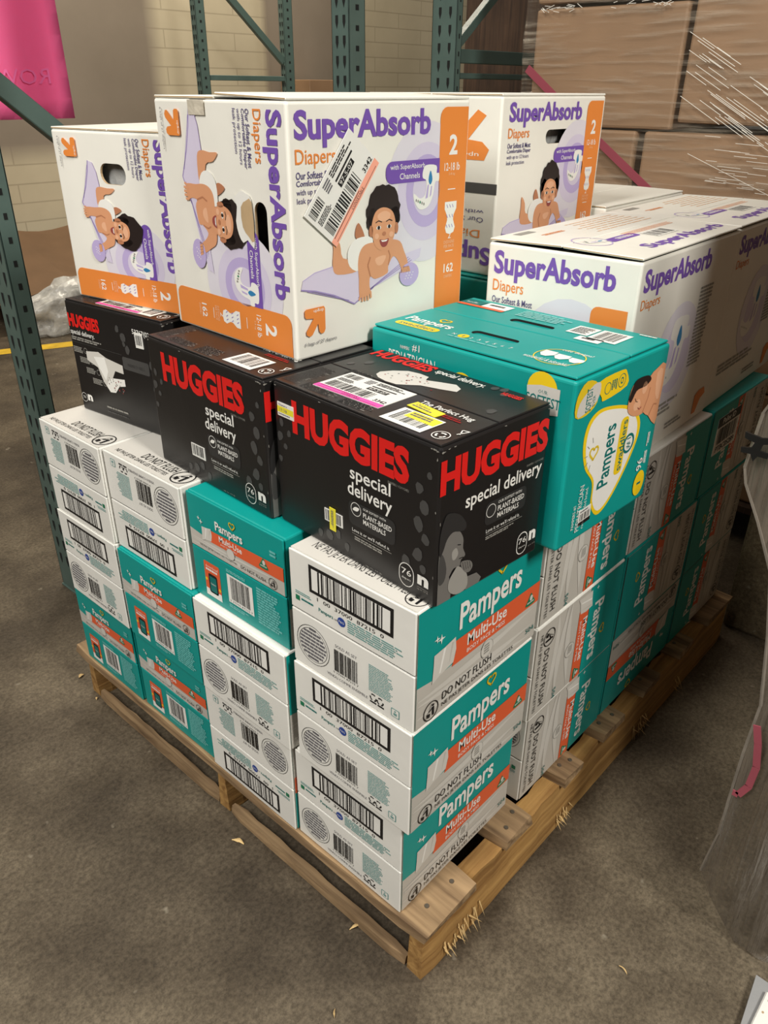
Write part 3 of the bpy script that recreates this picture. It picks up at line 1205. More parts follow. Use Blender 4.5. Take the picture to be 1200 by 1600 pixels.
def hug_front(d):
    w, h = fdims('L', d)
    c = Cv(w, h, 31)
    spots(c, [(.05, .74, .005), (.035, .64, .006), (.07, .58, .004), (.10, .68, .004), (.90, .72, .006), (.93, .62, .007), (.90, .50, .008), (.94, .42, .006),
              (.90, .30, .008), (.93, .22, .005), (.84, .22, .007), (.36, .10, .007), (.42, .14, .006), (.30, .08, .005), (.48, .08, .005), (.95, .82, .004), (.03, .48, .004)])
    c.text('HUGGIES', 'red_print', 0.13, 0.70, 0.845, 0.925, bold=0.05)
    c.text('DIAPERS / COUCHES', 'mid_grey_print', 0.73, 0.665, 0.845, 0.68, res=1)
    c.text('special', 'pure_white_print', 0.505, 0.555, 0.745, 0.665, bold=0.012)
    c.text('delivery', 'pure_white_print', 0.49, 0.445, 0.755, 0.56, bold=0.012)
    c.rrect(0.495, 0.27, 0.775, 0.435, 0.008, 'charcoal_print')
    c.up()
    c.ring(0.54, 0.385, 0.0095, 0.0008, 'pure_white_print')
    c.poly([(0.52, 0.375), (0.535, 0.40), (0.56, 0.40), (0.548, 0.375)], 'pure_white_print', 3)
    c.text('OUR SOFTEST WITH', 'pure_white_print', 0.585, 0.405, 0.72, 0.42, res=2)
    c.text('PLANT-BASED', 'pure_white_print', 0.585, 0.355, 0.755, 0.388, bold=0.01, res=2)
    c.text('MATERIALS', 'pure_white_print', 0.585, 0.31, 0.72, 0.343, bold=0.01, res=2)
    c.text("Love it or we'll refund it.", 'pure_white_print', 0.515, 0.225, 0.745, 0.248, res=2)
    c.lines('mid_grey_print', 0.53, 0.165, 0.72, 0.195, 2)
    c.rect(0.515, 0.21, 0.755, 0.213, 'mid_grey_print')
    c.text('up to 10 lb', 'mid_grey_print', 0.60, 0.02, 0.70, 0.035, res=1)
    u0, v0, u1, v1 = 0.80, 0.045, 0.885, 0.205
    c.rrect(u0, v0, u1, v1, 0.0125, 'pure_white_print')
    c.up()
    c.rrect(u0 + .004, v0 + .005, u1 - .004, v1 - .005, 0.0115, 'black_board')
    c.up()
    c.text('76', 'pure_white_print', 0.815, 0.125, 0.87, 0.165, res=2)
    c.text('diapers', 'pure_white_print', 0.817, 0.09, 0.868, 0.108, res=1)
    c.text('n', 'pure_white_print', 0.905, 0.11, 0.965, 0.175, bold=0.05)
    c.text('up to 10 lb', 'mid_grey_print', 0.905, 0.07, 0.965, 0.085, res=1)
    c.rect(0.905, 0.09, 0.965, 0.092, 'mid_grey_print')
    scuffs(c, [(.985, .978, .002, .0014), (.972, .982, .0028, .0009), (.955, .982, .0015, .0007), (.986, .93, .0008, .002), (.987, .62, .0006, .0016), (.987, .2, .0006, .0022), (.02, .98, .002, .0008), (.32, .983, .0022, .0006)])
    return c


def scuffs(c, pts):
    for (u, v, a, b_) in pts:
        c.ell(u, v, a, b_, 'mid_grey_print', 9, jag=0.45)


def hug_side(d):
    w, h = fdims('R', d)
    c = Cv(w, h, 32)
    c.text('HUGGIES', 'red_print', 0.004, 0.715, 0.996, 0.925, bold=0.05)
    c.text('DIAPERS / COUCHES', 'mid_grey_print', 0.80, 0.655, 0.97, 0.668, res=1)
    c.text('special delivery', 'pure_white_print', 0.23, 0.545, 0.96, 0.66, bold=0.012)
    c.rrect(0.42, 0.385, 0.82, 0.535, 0.008, 'charcoal_print')
    c.up()
    c.ring(0.475, 0.475, 0.009, 0.0008, 'pure_white_print')
    c.text('OUR SOFTEST WITH', 'pure_white_print', 0.54, 0.50, 0.77, 0.518, res=2)
    c.text('PLANT-BASED', 'pure_white_print', 0.54, 0.45, 0.80, 0.485, bold=0.01, res=2)
    c.text('MATERIALS', 'pure_white_print', 0.54, 0.405, 0.75, 0.438, bold=0.01, res=2)
    c.text("Love it or we'll refund it.", 'pure_white_print', 0.44, 0.335, 0.77, 0.36, res=2)
    c.rect(0.44, 0.322, 0.80, 0.325, 'mid_grey_print')
    c.lines('mid_grey_print', 0.44, 0.285, 0.72, 0.31, 2)
    c.rrect(0.775, 0.04, 0.885, 0.20, 0.0105, 'pure_white_print')
    c.up()
    c.rrect(0.781, 0.046, 0.879, 0.194, 0.0098, 'black_board')
    c.up()
    c.text('76', 'pure_white_print', 0.79, 0.12, 0.87, 0.16, res=2)
    c.text('diapers', 'pure_white_print', 0.795, 0.085, 0.865, 0.10, res=1)
    c.text('n', 'pure_white_print', 0.90, 0.11, 0.97, 0.18, bold=0.05)
    c.text('up to 10 lb', 'mid_grey_print', 0.90, 0.065, 0.975, 0.08, res=1)
    scuffs(c, [(.02, .975, .0028, .0012), (.06, .982, .0024, .0008), (.11, .983, .0018, .0006), (.55, .983, .002, .0007), (.97, .98, .0016, .0008), (.015, .55, .0006, .0018)])
    # black-and-white photograph of a woman kissing a newborn
    c.poly([(.016, .19), (.113, .172), (.14, .095), (.135, .012), (.016, .012)], 'photo_grey', 0)
    c.up()
    c.poly([(.117, .473), (.182, .451), (.225, .386), (.228, .32), (.252, .265), (.215, .246), (.206, .208), (.151, .213), (.113, .172), (.074, .13), (.02, .148), (.016, .346), (.051, .394)], 'photo_grey', 3)
    c.up()
    c.poly([(.052, .574), (.097, .591), (.184, .552), (.243, .478), (.236, .441), (.194, .442), (.129, .46), (.079, .431), (.05, .369), (.02, .34), (.016, .463)], 'charcoal_print', 3)
    c.poly([(.13, .33), (.165, .345), (.185, .30), (.16, .27), (.135, .28)], 'photo_light_grey', 3)
    c.poly([(.02, .33), (.05, .34), (.085, .24), (.07, .16), (.02, .16)], 'dark_grey_print', 3)
    c.up()
    c.stroke([(.175, .362), (.205, .352)], 0.0012, 'ink')
    c.stroke([(.195, .262), (.235, .258)], 0.0012, 'ink')
    c.poly([(.276, .105), (.372, .095), (.419, .045), (.40, .015), (.273, .014)], 'photo_grey', 0)
    c.up()
    c.poly([(.163, .201), (.193, .212), (.261, .152), (.288, .083), (.273, .024), (.188, .02), (.116, .07), (.111, .14)], 'photo_light_grey', 3)
    c.up()
    c.poly([(.215, .204), (.223, .233), (.298, .21), (.327, .165), (.305, .134), (.262, .143)], 'photo_grey', 3)
    for k in range(4):
        c.stroke([(.228 + .022 * k, .225 - .006 * k), (.248 + .02 * k, .165 - .004 * k)], 0.001, 'dark_grey_print')
    return c


def hug_top(d, stickers=False):
    w, h = fdims('T', d)
    c = Cv(w, h, 33)
    for u0, u1, v0, v1, n in ((0.02, 0.13, 0.05, 0.40, 22), (0.15, 0.38, 0.04, 0.13, 6), (0.40, 0.58, 0.03, 0.16, 7), (0.15, 0.30, 0.42, 0.52, 5)):
        c.lines('dark_grey_print', u0, v0, u1, v1, n)
        c.lines('mid_grey_print', u0, v0, u1, v1, n, fill=0.3)
    c.text('HUGGIES', 'red_print', 0.02, 0.84, 0.40, 0.97, bold=0.04)
    c.text('special delivery.', 'pure_white_print', 0.42, 0.86, 0.70, 0.95, bold=0.01)
    spots(c, [(.74, .93, .005), (.78, .95, .006), (.82, .88, .005), (.07, .6, .005), (.12, .7, .006), (.9, .6, .006)])
    c.poly([(0.25, 0.62), (0.33, 0.77), (0.45, 0.78), (0.47, 0.72), (0.60, 0.80), (0.66, 0.70), (0.50, 0.62), (0.42, 0.52), (0.30, 0.53)], 'light_grey_print', 2)
    c.up()
    for _ in range(40):
        u, v = c.rng.uniform(.29, .60), c.rng.uniform(.58, .74)
        if v < 0.8 - abs(u - .42):
            c.ell(u, v, .0014, .0014, c.rng.choice(['mid_grey_print', 'dark_grey_print', 'dark_red_print']), 6)
    c.text('The Perfect Hug', 'pure_white_print', 0.64, 0.37, 0.92, 0.44, bold=0.01)
    c.lines('dark_red_print', 0.72, 0.31, 0.92, 0.355, 2)
    c.rect(0.64, 0.05, 0.86, 0.27, 'pure_white_print')
    c.up()
    c.bars(0.665, 0.09, 0.835, 0.25, n=46, seed=9)
    c.ring(0.93, 0.11, 0.011, 0.0012, 'pure_white_print')
    recycle(c, 0.93, 0.11, 0.006, 'pure_white_print')
    c.stroke([(0.965, 0.18), (0.985, 0.26), (0.955, 0.25), (0.975, 0.19)], 0.0015, 'pure_white_print')
    c.text('HUGGIES', 'red_print', 0.80, 0.87, 0.90, 0.92, bold=0.03, res=2)
    return c


def hug_back(d):
    w, h = fdims('L', d)
    c = Cv(w, h, 34)
    c.text('HUGGIES', 'red_print', 0.015, 0.775, 0.355, 0.895, bold=0.05)
    c.text('special delivery.', 'pure_white_print', 0.02, 0.70, 0.285, 0.755, bold=0.01)
    c.text('53767(02', 'pure_white_print', 0.705, 0.84, 0.875, 0.895, bold=0.012, res=2)
    c.lines('mid_grey_print', 0.02, 0.655, 0.40, 0.69, 2)
    c.rect(0.02, 0.64, 0.56, 0.643, 'dark_grey_print')
    for k in range(4):
        y = 0.60 - 0.085 * k
        x = 0.02 + 0.055 * k
        c.lines('mid_grey_print', x, y - 0.055, x + 0.11, y, 4)
        c.ring(x + 0.135, y - 0.02, 0.0055, 0.0008, 'mid_grey_print', 14)
    c.rrect(0.56, 0.52, 0.83, 0.63, 0.004, 'dark_grey_print')
    c.up()
    c.text('PREEMIE TO SIZE 2', 'charcoal_print', 0.61, 0.555, 0.78, 0.58, res=1)
    spots(c, [(.55, .86, .005), (.60, .80, .007), (.63, .70, .006), (.60, .74, .004), (.86, .62, .006), (.90, .55, .007), (.87, .42, .006), (.93, .40, .008), (.92, .28, .006)])
    # open diaper
    c.poly([(.16, .58), (.30, .605), (.38, .57), (.55, .545), (.55, .47), (.46, .475), (.42, .40), (.55, .42), (.55, .36), (.48, .34), (.43, .27), (.37, .26), (.31, .34), (.27, .46), (.16, .50)], 'light_grey_print')
    c.up()
    c.poly([(.42, .40), (.55, .42), (.55, .36), (.48, .34), (.43, .27), (.37, .26), (.34, .31), (.37, .37)], 'pure_white_print')
    c.poly([(.24, .55), (.36, .57), (.38, .45), (.34, .36), (.29, .45)], 'pure_white_print')
    c.up()
    for _ in range(26):
        c.ell(c.rng.uniform(.36, .53), c.rng.uniform(.285, .395), .0014, .0014, c.rng.choice(['mid_grey_print', 'lip_print']), 6)
    c.text('n', 'pure_white_print', 0.085, 0.105, 0.14, 0.165, bold=0.05, res=2)
    c.ring(0.045, 0.125, 0.009, 0.0007, 'pure_white_print', 18)
    c.text('76', 'pure_white_print', 0.03, 0.115, 0.06, 0.14, res=1)
    c.lines('mid_grey_print', 0.30, 0.09, 0.60, 0.115, 1)
    c.lines('dark_grey_print', 0.30, 0.05, 0.60, 0.07, 1)
    return c


def black_box(label, pos, yaw, d, front, side=True, top=True, tilt=0.0):
    t = thing('black_diaper_box', label, 'diaper box', pos, R(yaw))
    b = MB()
    b.box((0, 0, 0), d, 'black_board', 0.0035, 2)
    front(d).stamp(b, *frame('L', d))
    if side:
        hug_side(d).stamp(b, *frame('R', d))
    b.build('carton_body', t)
    w, h = fdims('T', d)
    tc = hug_top(d)
    # two top flaps meeting along the middle
    b = MB()
    b.box((0.002, 0.002, d[2] - 0.0005), (d[0] * 0.495, d[1] - 0.002, d[2] + 0.0025), 'black_board', 0.0012)
    lo = Cv(w, h)
    hi = Cv(w, h)
    for it in tc.items:
        ys = [q[1] for q in it[0]]
        (lo if sum(ys) / len(ys) < h * 0.495 else hi).items.append(it)
    O, U, V = frame('T', (d[0], d[1], d[2] + 0.0025))
    lo.stamp(b, O, U, V)
    b.build('top_flap', t)
    b = MB()
    b.box((d[0] * 0.505, 0.002, d[2] - 0.0005), (d[0] - 0.002, d[1] - 0.002, d[2] + 0.0025), 'black_board', 0.0012)
    hi.stamp(b, O, U, V)
    b.build('top_flap', t)
    return t


HZ = 0.2095
h1 = black_box('front black diaper box carrying a pink-striped shipping label and yellow price stickers on top', (0.013, 0.018, ZT), -4.2, (0.197, 0.300, HZ - 0.0026), hug_front)
h2 = black_box('middle black diaper box with big red lettering, corner under the tall white box', (0.024, 0.325, ZT), -2.7, (0.206, 0.292, HZ - 0.0026), hug_front)
h3 = black_box('leftmost black diaper box showing an open diaper picture and number 53767', (0.094, 0.663, ZT), 5.8, (0.206, 0.265, HZ - 0.0026), hug_back)
h4 = black_box('rear black diaper box mostly hidden beneath the tall white box, behind the middle one', (0.262, 0.372, ZT), -2.0, (0.2, 0.285, HZ - 0.0026), hug_front, top=True)


def sticker(parent, name, O, U, V, w, h, paper, draw, off=0.0012):
    """thin paper label with print; O is its lower left corner on the box"""
    O, U, V = Vector(O), Vector(U).normalized(), Vector(V).normalized()
    N = U.cross(V)
    b = MB()
    b.box((0, 0, 0.0004), (w, h, off), paper)
    c = Cv(w, h, 77)
    draw(c)
    c.stamp(b, (0, 0, off), (1, 0, 0), (0, 1, 0), 0.0001, 0.00008)
    o = b.build(name, parent)
    M = Matrix((U, V, N)).transposed().to_4x4()
    M.translation = O
    o.matrix_local = M
    return o


def ship_label(c, strip='label_pink', word='CONVEYABLE', num='3342'):
    c.rect(0, 0, 1, 0.16, strip)
    c.up()
    c.text(word, 'ink', 0.42, 0.05, 0.68, 0.11, res=2)
    c.rect(0.05, 0.035, 0.95, 0.045, 'ink')
    c.rect(0.05, 0.125, 0.62, 0.14, 'ink')
    c.bars(0.06, 0.19, 0.72, 0.48, n=56, seed=15)
    c.text(num, 'ink', 0.80, 0.19, 0.97, 0.30, bold=0.02, res=2)
    c.lines('ink', 0.05, 0.52, 0.30, 0.66, 4)
    c.bars(0.04, 0.72, 0.26, 0.93, n=26, seed=2)
    c.rect(0.50, 0.54, 0.80, 0.66, 'ink')
    c.rect(0.50, 0.70, 0.86, 0.74, 'ink')
    c.up()
    c.text('97-5-07', 'label_paper', 0.52, 0.56, 0.78, 0.64, res=2)
    c.lines('text_grey', 0.35, 0.72, 0.47, 0.93, 4)
    c.lines('ink', 0.50, 0.80, 0.92, 0.94, 3)


tz = HZ
# shipping label and price stickers on the front black box
w_, d_ = 0.300, 0.206


def topO(u, v, d, z):
    return (v * d[0], d[1] * (1 - u), z)


D1 = (0.197, 0.300, HZ)
sticker(h1, 'shipping_label', topO(0.185, 0.115, D1, HZ - 0.0002), (0.03, -1, 0), (1, 0.03, 0), 0.118, 0.068, 'label_paper', ship_label)
sticker(h1, 'price_sticker', topO(0.70, 0.17, D1, HZ - 0.0001), (-0.02, -1, 0), (1, -0.02, 0), 0.046, 0.017, 'label_yellow',
        lambda c: (c.lines('text_grey', 0.08, 0.2, 0.92, 0.8, 2),))
sticker(h1, 'price_sticker', topO(0.63, 0.30, D1, HZ - 0.0001), (-0.1, -1, 0), (1, -0.1, 0), 0.050, 0.017, 'label_yellow',
        lambda c: (c.text('Clearance', 'text_grey', 0.1, 0.5, 0.6, 0.85, res=1), c.lines('text_grey', 0.08, 0.15, 0.92, 0.4, 1)))


def price(c):
    c.rect(0, 0.28, 1, 0.72, 'label_yellow')
    c.up()
    c.text('Clearance', 'text_grey', 0.08, 0.76, 0.62, 0.93, res=1)
    c.text('19.98', 'text_grey', 0.15, 0.36, 0.6, 0.6, res=1)
    c.lines('text_grey', 0.06, 0.08, 0.94, 0.2, 1)


sticker(h1, 'clearance_sticker', (0, D1[1] * (1 - 0.03), 0.775 * HZ), (0, -1, 0), (0, 0, 1), 0.034, 0.019, 'label_paper', price)
sticker(h1, 'barcode_sticker', (0, D1[1] * (1 - 0.335), 0.195 * HZ), (0, -1, 0.02), (0, 0.02, 1), 0.036, 0.018, 'label_paper',
        lambda c: c.bars(0.06, 0.1, 0.94, 0.95, n=40))
sticker(h1, 'price_sticker', (-0.0011, D1[1] * (1 - 0.372), 0.15 * HZ), (0, -1, 0), (0, 0, 1), 0.012, 0.033, 'label_yellow',
        lambda c: c.lines('text_grey', 0.3, 0.1, 0.7, 0.9, 3, rot=90))
sticker(h2, 'barcode_sticker', (0, 0.292 * (1 - 0.335), 0.19 * HZ), (0, -1, 0.02), (0, 0.02, 1), 0.036, 0.021, 'label_paper',
        lambda c: c.bars(0.08, 0.15, 0.92, 0.95, n=40))
sticker(h3, 'barcode_sticker', (0, 0.265 * (1 - 0.73), 0.735 * HZ), (0, -1, 0.02), (0, 0.02, 1), 0.02, 0.026, 'label_paper',
        lambda c: c.bars(0.12, 0.2, 0.88, 0.85, n=30))
sticker(h3, 'shipping_label', topO(0.30, 0.05, (0.206, 0.265, HZ), HZ - 0.0002), (0, -1, 0), (1, 0, 0), 0.115, 0.05, 'label_paper', ship_label)


# ================================================================== WHITE DIAPER BOXES
def blob_diaper(c, u, v, sx, sy):
    """curled diaper with a blue drop"""
    f = lambda P_: [(u + x * sx, v + y * sy) for x, y in P_]
    c.poly(f([(-.10, 1.0), (.75, .95), (.80, .62), (1.0, .60), (1.0, .25), (.70, .22), (.55, -.35), (.15, -.85), (-.55, -.95), (-1.0, -.55), (-1.05, -.20), (-.55, -.45), (-.12, -.30), (-.05, .30), (-.35, .45), (-.35, .75)]), 'pure_white_print', 3)
    c.up()
    c.poly(f([(.28, .75), (.45, .35), (.28, .12), (.12, .35)]), 'drop_blue_print', 4)
    c.poly(f([(.05, .10), (.18, .15), (.10, -.45), (-.1, -.5)]), 'lavender_mid_print')
    c.poly(f([(.35, .05), (.45, .05), (.38, -.35), (.25, -.45)]), 'lavender_mid_print')
    for k in range(5):
        c.ell(u + (-.85 + .16 * k) * sx, v + (-.52 - .05 * k) * sy, .0016, .0022, 'green_print' if k == 2 else 'mid_grey_print', 8)


def print_baby(c, hair_v=0.0):
    # blanket
    c.poly([(.04, .335), (.10, .36), (.22, .375), (.60, .37), (.71, .385), (.70, .345), (.60, .30), (.47, .262), (.42, .25), (.31, .195), (.20, .25), (.10, .285), (.03, .30)], 'lavender_print')
    c.up()
    for k in range(4):
        c.stroke([(.06 + .06 * k, .29 - .02 * k), (.28 + .07 * k, .215 + .012 * k)] if k < 1 else [(.30 + .03 * k, .205 + .012 * k), (.66 - .01 * k, .33 + .008 * k)], 0.0012, 'lavender_deep_print')
    c.stroke([(.04, .335), (.10, .36), (.22, .375)], 0.0012, 'lavender_mid_print')
    c.stroke([(.03, .30), (.10, .285), (.20, .25), (.31, .195), (.42, .25)], 0.002, 'lavender_deep_print')
    c.up()
    # legs and foot
    c.poly([(.20, .50), (.235, .46), (.25, .40), (.33, .38), (.33, .335), (.22, .335), (.195, .37), (.20, .44)], 'skin_print', 3)
    c.poly([(.325, .47), (.318, .50), (.335, .535), (.36, .50), (.37, .46)], 'skin_shade_print', 3)
    c.up()
    c.poly([(.285, .36), (.275, .42), (.31, .465), (.37, .475), (.415, .46), (.40, .40), (.34, .335)], 'pure_white_print', 3)
    c.up()
    # torso and arms
    c.poly([(.37, .44), (.43, .445), (.52, .445), (.575, .43), (.60, .385), (.625, .33), (.615, .30), (.585, .31), (.565, .345), (.535, .37), (.505, .33), (.50, .30), (.43, .285), (.40, .30), (.395, .26), (.40, .225), (.345, .215), (.335, .245), (.335, .30), (.33, .36), (.34, .41)], 'skin_print', 3)
    c.up()
    c.stroke([(.40, .30), (.385, .35), (.40, .385)], 0.0025, 'skin_shade_print')
    c.stroke([(.505, .335), (.515, .375), (.505, .40)], 0.0022, 'skin_shade_print')
    c.poly([(.43, .375), (.49, .38), (.47, .345), (.44, .345)], 'skin_light_print', 3)
    for k in range(5):
        c.stroke([(.345 + .014 * k, .235), (.335 + .017 * k, .205 - (.008 if k in (1, 2, 3) else 0))], 0.0034, 'skin_print')
    for k in range(4):
        c.stroke([(.59 + .012 * k, .315), (.585 + .014 * k, .288)], 0.0032, 'skin_print')
    c.ell(.635, .275, .021, .017, 'lavender_mid_print', 18)
    c.up()
    for k in range(9):
        c.ell(.61 + .006 * k, .27 + .012 * ((k * 7) % 3 - 1), .001, .001, 'pure_white_print', 6)
    for k in range(4):
        c.stroke([(.592 + .012 * k, .312), (.598 + .013 * k, .288)], 0.0032, 'skin_print')
    # head
    c.ell(.478, .565, .033, .037, 'hair_print', 34, jag=0.07)
    c.ell(.412, .535, .010, .015, 'hair_print', 14, jag=0.15)
    c.ell(.542, .54, .009, .015, 'hair_print', 14, jag=0.15)
    c.up()
    c.poly([(.408, .52), (.43, .57), (.475, .585), (.525, .565), (.545, .515), (.538, .46), (.505, .415), (.465, .405), (.43, .425), (.412, .47)], 'skin_print', 4)
    c.ell(.404, .492, .004, .008, 'skin_shade_print', 10)
    c.ell(.551, .492, .004, .008, 'skin_shade_print', 10)
    c.up()
    c.poly([(.44, .555), (.48, .57), (.515, .555), (.50, .53), (.455, .53)], 'skin_light_print', 3)
    for x in (.447, .507):
        c.ell(x, .503, .0046, .0026, 'pure_white_print', 12)
        c.up()
        c.ell(x, .503, .0027, .0027, 'hair_print', 10)
        c.stroke([(x - .018, .525), (x, .532), (x + .018, .525)], 0.0013, 'hair_print')
        c.ell(x + (.012 if x > .48 else -.012), .468, .0045, .004, 'skin_light_print', 10)
    c.ell(.478, .475, .0038, .0030, 'skin_shade_print', 10)
    c.poly([(.452, .452), (.478, .448), (.505, .452), (.495, .425), (.478, .418), (.462, .425)], 'lip_print', 3)
    c.up()
    c.poly([(.458, .449), (.478, .447), (.499, .449), (.49, .441), (.467, .441)], 'pure_white_print')


def print_super(w, h, seed=41, mp=None, size=None, low=0.0, shift=0.0):
    """front of a white diaper box; design drawn upright then turned by mp"""
    c = Cv(w, h, seed, mp)
    if size:
        c.aw, c.ah = size
    up_mp = c.mp
    if low:
        c.mp = (lambda u, v: up_mp(u, v - low)) if up_mp else (lambda u, v: (u, v - low))
    # pale rings
    c.ell(.735, .62, c.aw * .245, c.ah * .30, 'faint_lavender_print', 40)
    c.up()
    c.ell(.735, .625, c.aw * .175, c.ah * .21, 'lavender_print', 36)
    c.up()
    c.ell(.735, .63, c.aw * .125, c.ah * .155, 'lavender_mid_print', 32)
    c.up()
    c.ell(.735, .63, c.aw * .085, c.ah * .105, 'lavender_print', 28)
    c.mp = up_mp
    c.rrect(.81, .028, .988, .972, .014, 'orange_print', corners=(0, 1, 1, 0))
    c.up()
    c.text('SuperAbsorb', 'purple_print', .03, .835, .75, .97, bold=0.034)
    c.text('Diapers', 'orange_print', .03, .762, .225, .833, bold=0.006)
    for i, (s, x1, bo) in enumerate((('Our Softest & Most', .245, .014), ('Comfortable Diaper', .25, .014), ('with up to 12 hours', .235, .003), ('leak protection', .195, .003))):
        y = .725 - .032 * i
        c.text(s, 'slate_purple_print', .03, y, x1, y + .028, bold=bo, res=2)
    # strip
    c.text('2', 'pure_white_print', .872, .775, .925, .86, bold=0.03)
    c.text('12-18 lb', 'pure_white_print', .845, .708, .945, .742, bold=0.006, res=2)
    c.text('5-8 kg', 'pale_orange_print', .875, .685, .915, .70, res=1)
    for y in (.625, .345):
        c.rect(.872, y, .922, y + .004, 'pure_white_print')
    c.poly([(.857, .572), (.935, .572), (.935, .54), (.918, .51), (.916, .49), (.930, .455), (.922, .432), (.897, .424), (.872, .432), (.864, .455), (.876, .49), (.874, .51), (.857, .54)], 'pure_white_print')
    c.up()
    for k in range(9):
        c.stroke([(.870 + .018 * (k % 3), .560 - .045 * (k // 3)), (.878 + .018 * (k % 3), .545 - .045 * (k // 3))], .0013, 'lavender_deep_print')
    c.text('2', 'pure_white_print', .885, .405, .905, .435, res=2)
    c.text('DESIGNS', 'pale_orange_print', .86, .382, .93, .397, res=1)
    c.text('PER PACK', 'pale_orange_print', .86, .362, .93, .377, res=1)
    c.text('162', 'pure_white_print', .865, .245, .93, .288, bold=0.016, res=2)
    c.text('DIAPERS', 'pale_orange_print', .87, .22, .925, .234, res=1)
    if low:
        c.mp = (lambda u, v: up_mp(u, v - low)) if up_mp else (lambda u, v: (u, v - low))
    # purple banner
    c.rrect(.49, .675, .812, .765, .012, 'purple_print', corners=(0, 1, 1, 0))
    c.up()
    c.text('with SuperAbsorb', 'pure_white_print', .515, .725, .72, .752, bold=0.006, res=2)
    c.text('Channels', 'pure_white_print', .57, .69, .69, .715, bold=0.006, res=2)
    blob_diaper(c, .735, .645, .075, .095)
    if shift:
        c.mp = lambda u, v: up_mp(shift + (1 - shift) * u, v)
    print_baby(c)
    c.mp = up_mp
    # arrow mark with rounded ends and the small print below
    f = lambda P_: [(.04 + .105 * x, .095 + .125 * y) for x, y in P_]
    c.poly(f([(.06, .98), (.94, .98), (1.0, .9), (1.0, .18), (.93, .06), (.78, .04), (.68, .14), (.64, .42), (.34, .06), (.20, .02), (.06, .10), (.05, .22), (.42, .62), (.06, .66), (0, .74), (0, .92)]), 'orange_print')
    c.up()
    c.text('up&up', 'pure_white_print', .085, .195, .138, .213, res=2)
    c.text('6 bags of 27 diapers', 'text_grey', .035, .055, .205, .075, res=2)
    return c


def white_box(label, pos, yaw, d, faces, holes=None, flaps=True, lift=(0.0, 0.0), top=None, slit=0.0004):
    t = thing('white_diaper_box', label, 'diaper box', pos, R(yaw))
    b = MB()
    b.box((0, 0, 0), d, 'warm_white_board', 0.004, 3, facemats={'+z': 'dark_gap'} if flaps else None)
    holes = holes or {}
    for f, hs in holes.items():
        b.bm.normal_update()
        cut_holes(b, f, d, hs, 'warm_white_board')
    for f, c in faces.items():
        c.stamp(b, *frame(f, d))
    b.build('carton_body', t)
    if flaps:
        # two long flaps on top, board edges showing
        for i, (x0, x1) in enumerate(((0.0, 0.4975), (0.5025, 1.0)) if flaps == 'x' else ((0.0, 0.4975), (0.5025, 1.0))):
            b = MB()
            th = 0.0035
            if flaps == 'x':
                lo, hi = (0.001, 0.001 + x0 * (d[1] - .002), 0), (d[0] - 0.001, 0.001 + x1 * (d[1] - .002), th)
            else:
                lo, hi = (0.001 + x0 * (d[0] - .002), 0.001, 0), (0.001 + x1 * (d[0] - .002), d[1] - 0.001, th)
            b.box(lo, hi, 'warm_white_board', 0.001, 1, facemats={'-x': 'raw_board'})
            if top and top[i]:
                top[i].stamp(b, (0, d[1], th), (0, -1, 0), (1, 0, 0))
            o = b.build('top_flap', t)
            if flaps == 'x':
                piv = 0 if i == 0 else d[1]
                a = lift[i] * (1 if i == 0 else -1)
                o.location = (0, piv - piv * math.cos(a), d[2] - piv * math.sin(a) + slit)
                o.rotation_euler = (a, 0, 0)
            else:
                piv = 0 if i == 0 else d[0]
                a = -lift[i] * (1 if i == 0 else -1)
                o.location = (piv - piv * math.cos(a), 0, d[2] + piv * math.sin(a) + 0.0005)
                o.rotation_euler = (0, a, 0)
    return t


def filler(parent, lo, hi, seed):
    """plastic-wrapped packs seen through a hand hole"""
    b = MB()
    vs = b.box(lo, hi, 'bag_plastic', 0.012, 2)
    return b.build('diaper_pack', parent, smooth=True)


# the tall box at the front of the top layer
ZW = ZT + HZ + 0.0004
DW = (0.346, 0.298, 0.319)
WL = print_super(DW[1], DW[2], mp=CW, size=(DW[2], DW[1]))
w1 = white_box('large white diaper box standing highest at the front, shipping label and torn hand hole', (0.104, 0.344, ZW), -2.5, DW,
               {'L': WL, 'R': print_super(DW[0], DW[2], seed=43)},
               holes={'L': [slot(0.745, 0.345, 0.835, 0.63, DW[1], DW[2])]}, flaps='x', lift=(0.03, 0.0))
filler(w1, (0.07, 0.01, 0.02), (0.30, 0.28, 0.26), 1)
# torn printed paper beside the hand hole, bare kraft showing
b = MB()
c = Cv(DW[1], DW[2], 9)
P_ = [(.595, .655), (.615, .64), (.66, .665), (.70, .655), (.735, .635), (.742, .50), (.735, .44), (.69, .47), (.655, .455), (.625, .485), (.61, .54), (.625, .60)]
c.poly(P_, 'label_paper', 2)
c.up()
c.poly([(.655, .60), (.70, .63), (.738, .625), (.741, .47), (.70, .485), (.66, .52)], 'raw_board', 2)
c.stamp(b, *frame('L', DW), base=0.0022)
b.build('torn_patch', w1)
b = MB()
c = Cv(DW[1], DW[2], 9)
c.rect(.30, .94, .43, .996, 'clear_tape')
c.stamp(b, *frame('L', DW), base=0.002)
b.box((0.0, DW[1] * .57, DW[2] + 0.0005), (0.10, DW[1] * .70, DW[2] + 0.001), 'clear_tape')
b.build('packing_tape', w1)
sticker(w1, 'shipping_label', (DW[0] * 0.212, -0.0022, DW[2] * 0.452), (0.62, 0, 0.77), (-0.77, 0, 0.62), 0.128, 0.070, 'label_paper',
        lambda c: ship_label(c, 'label_peach'))

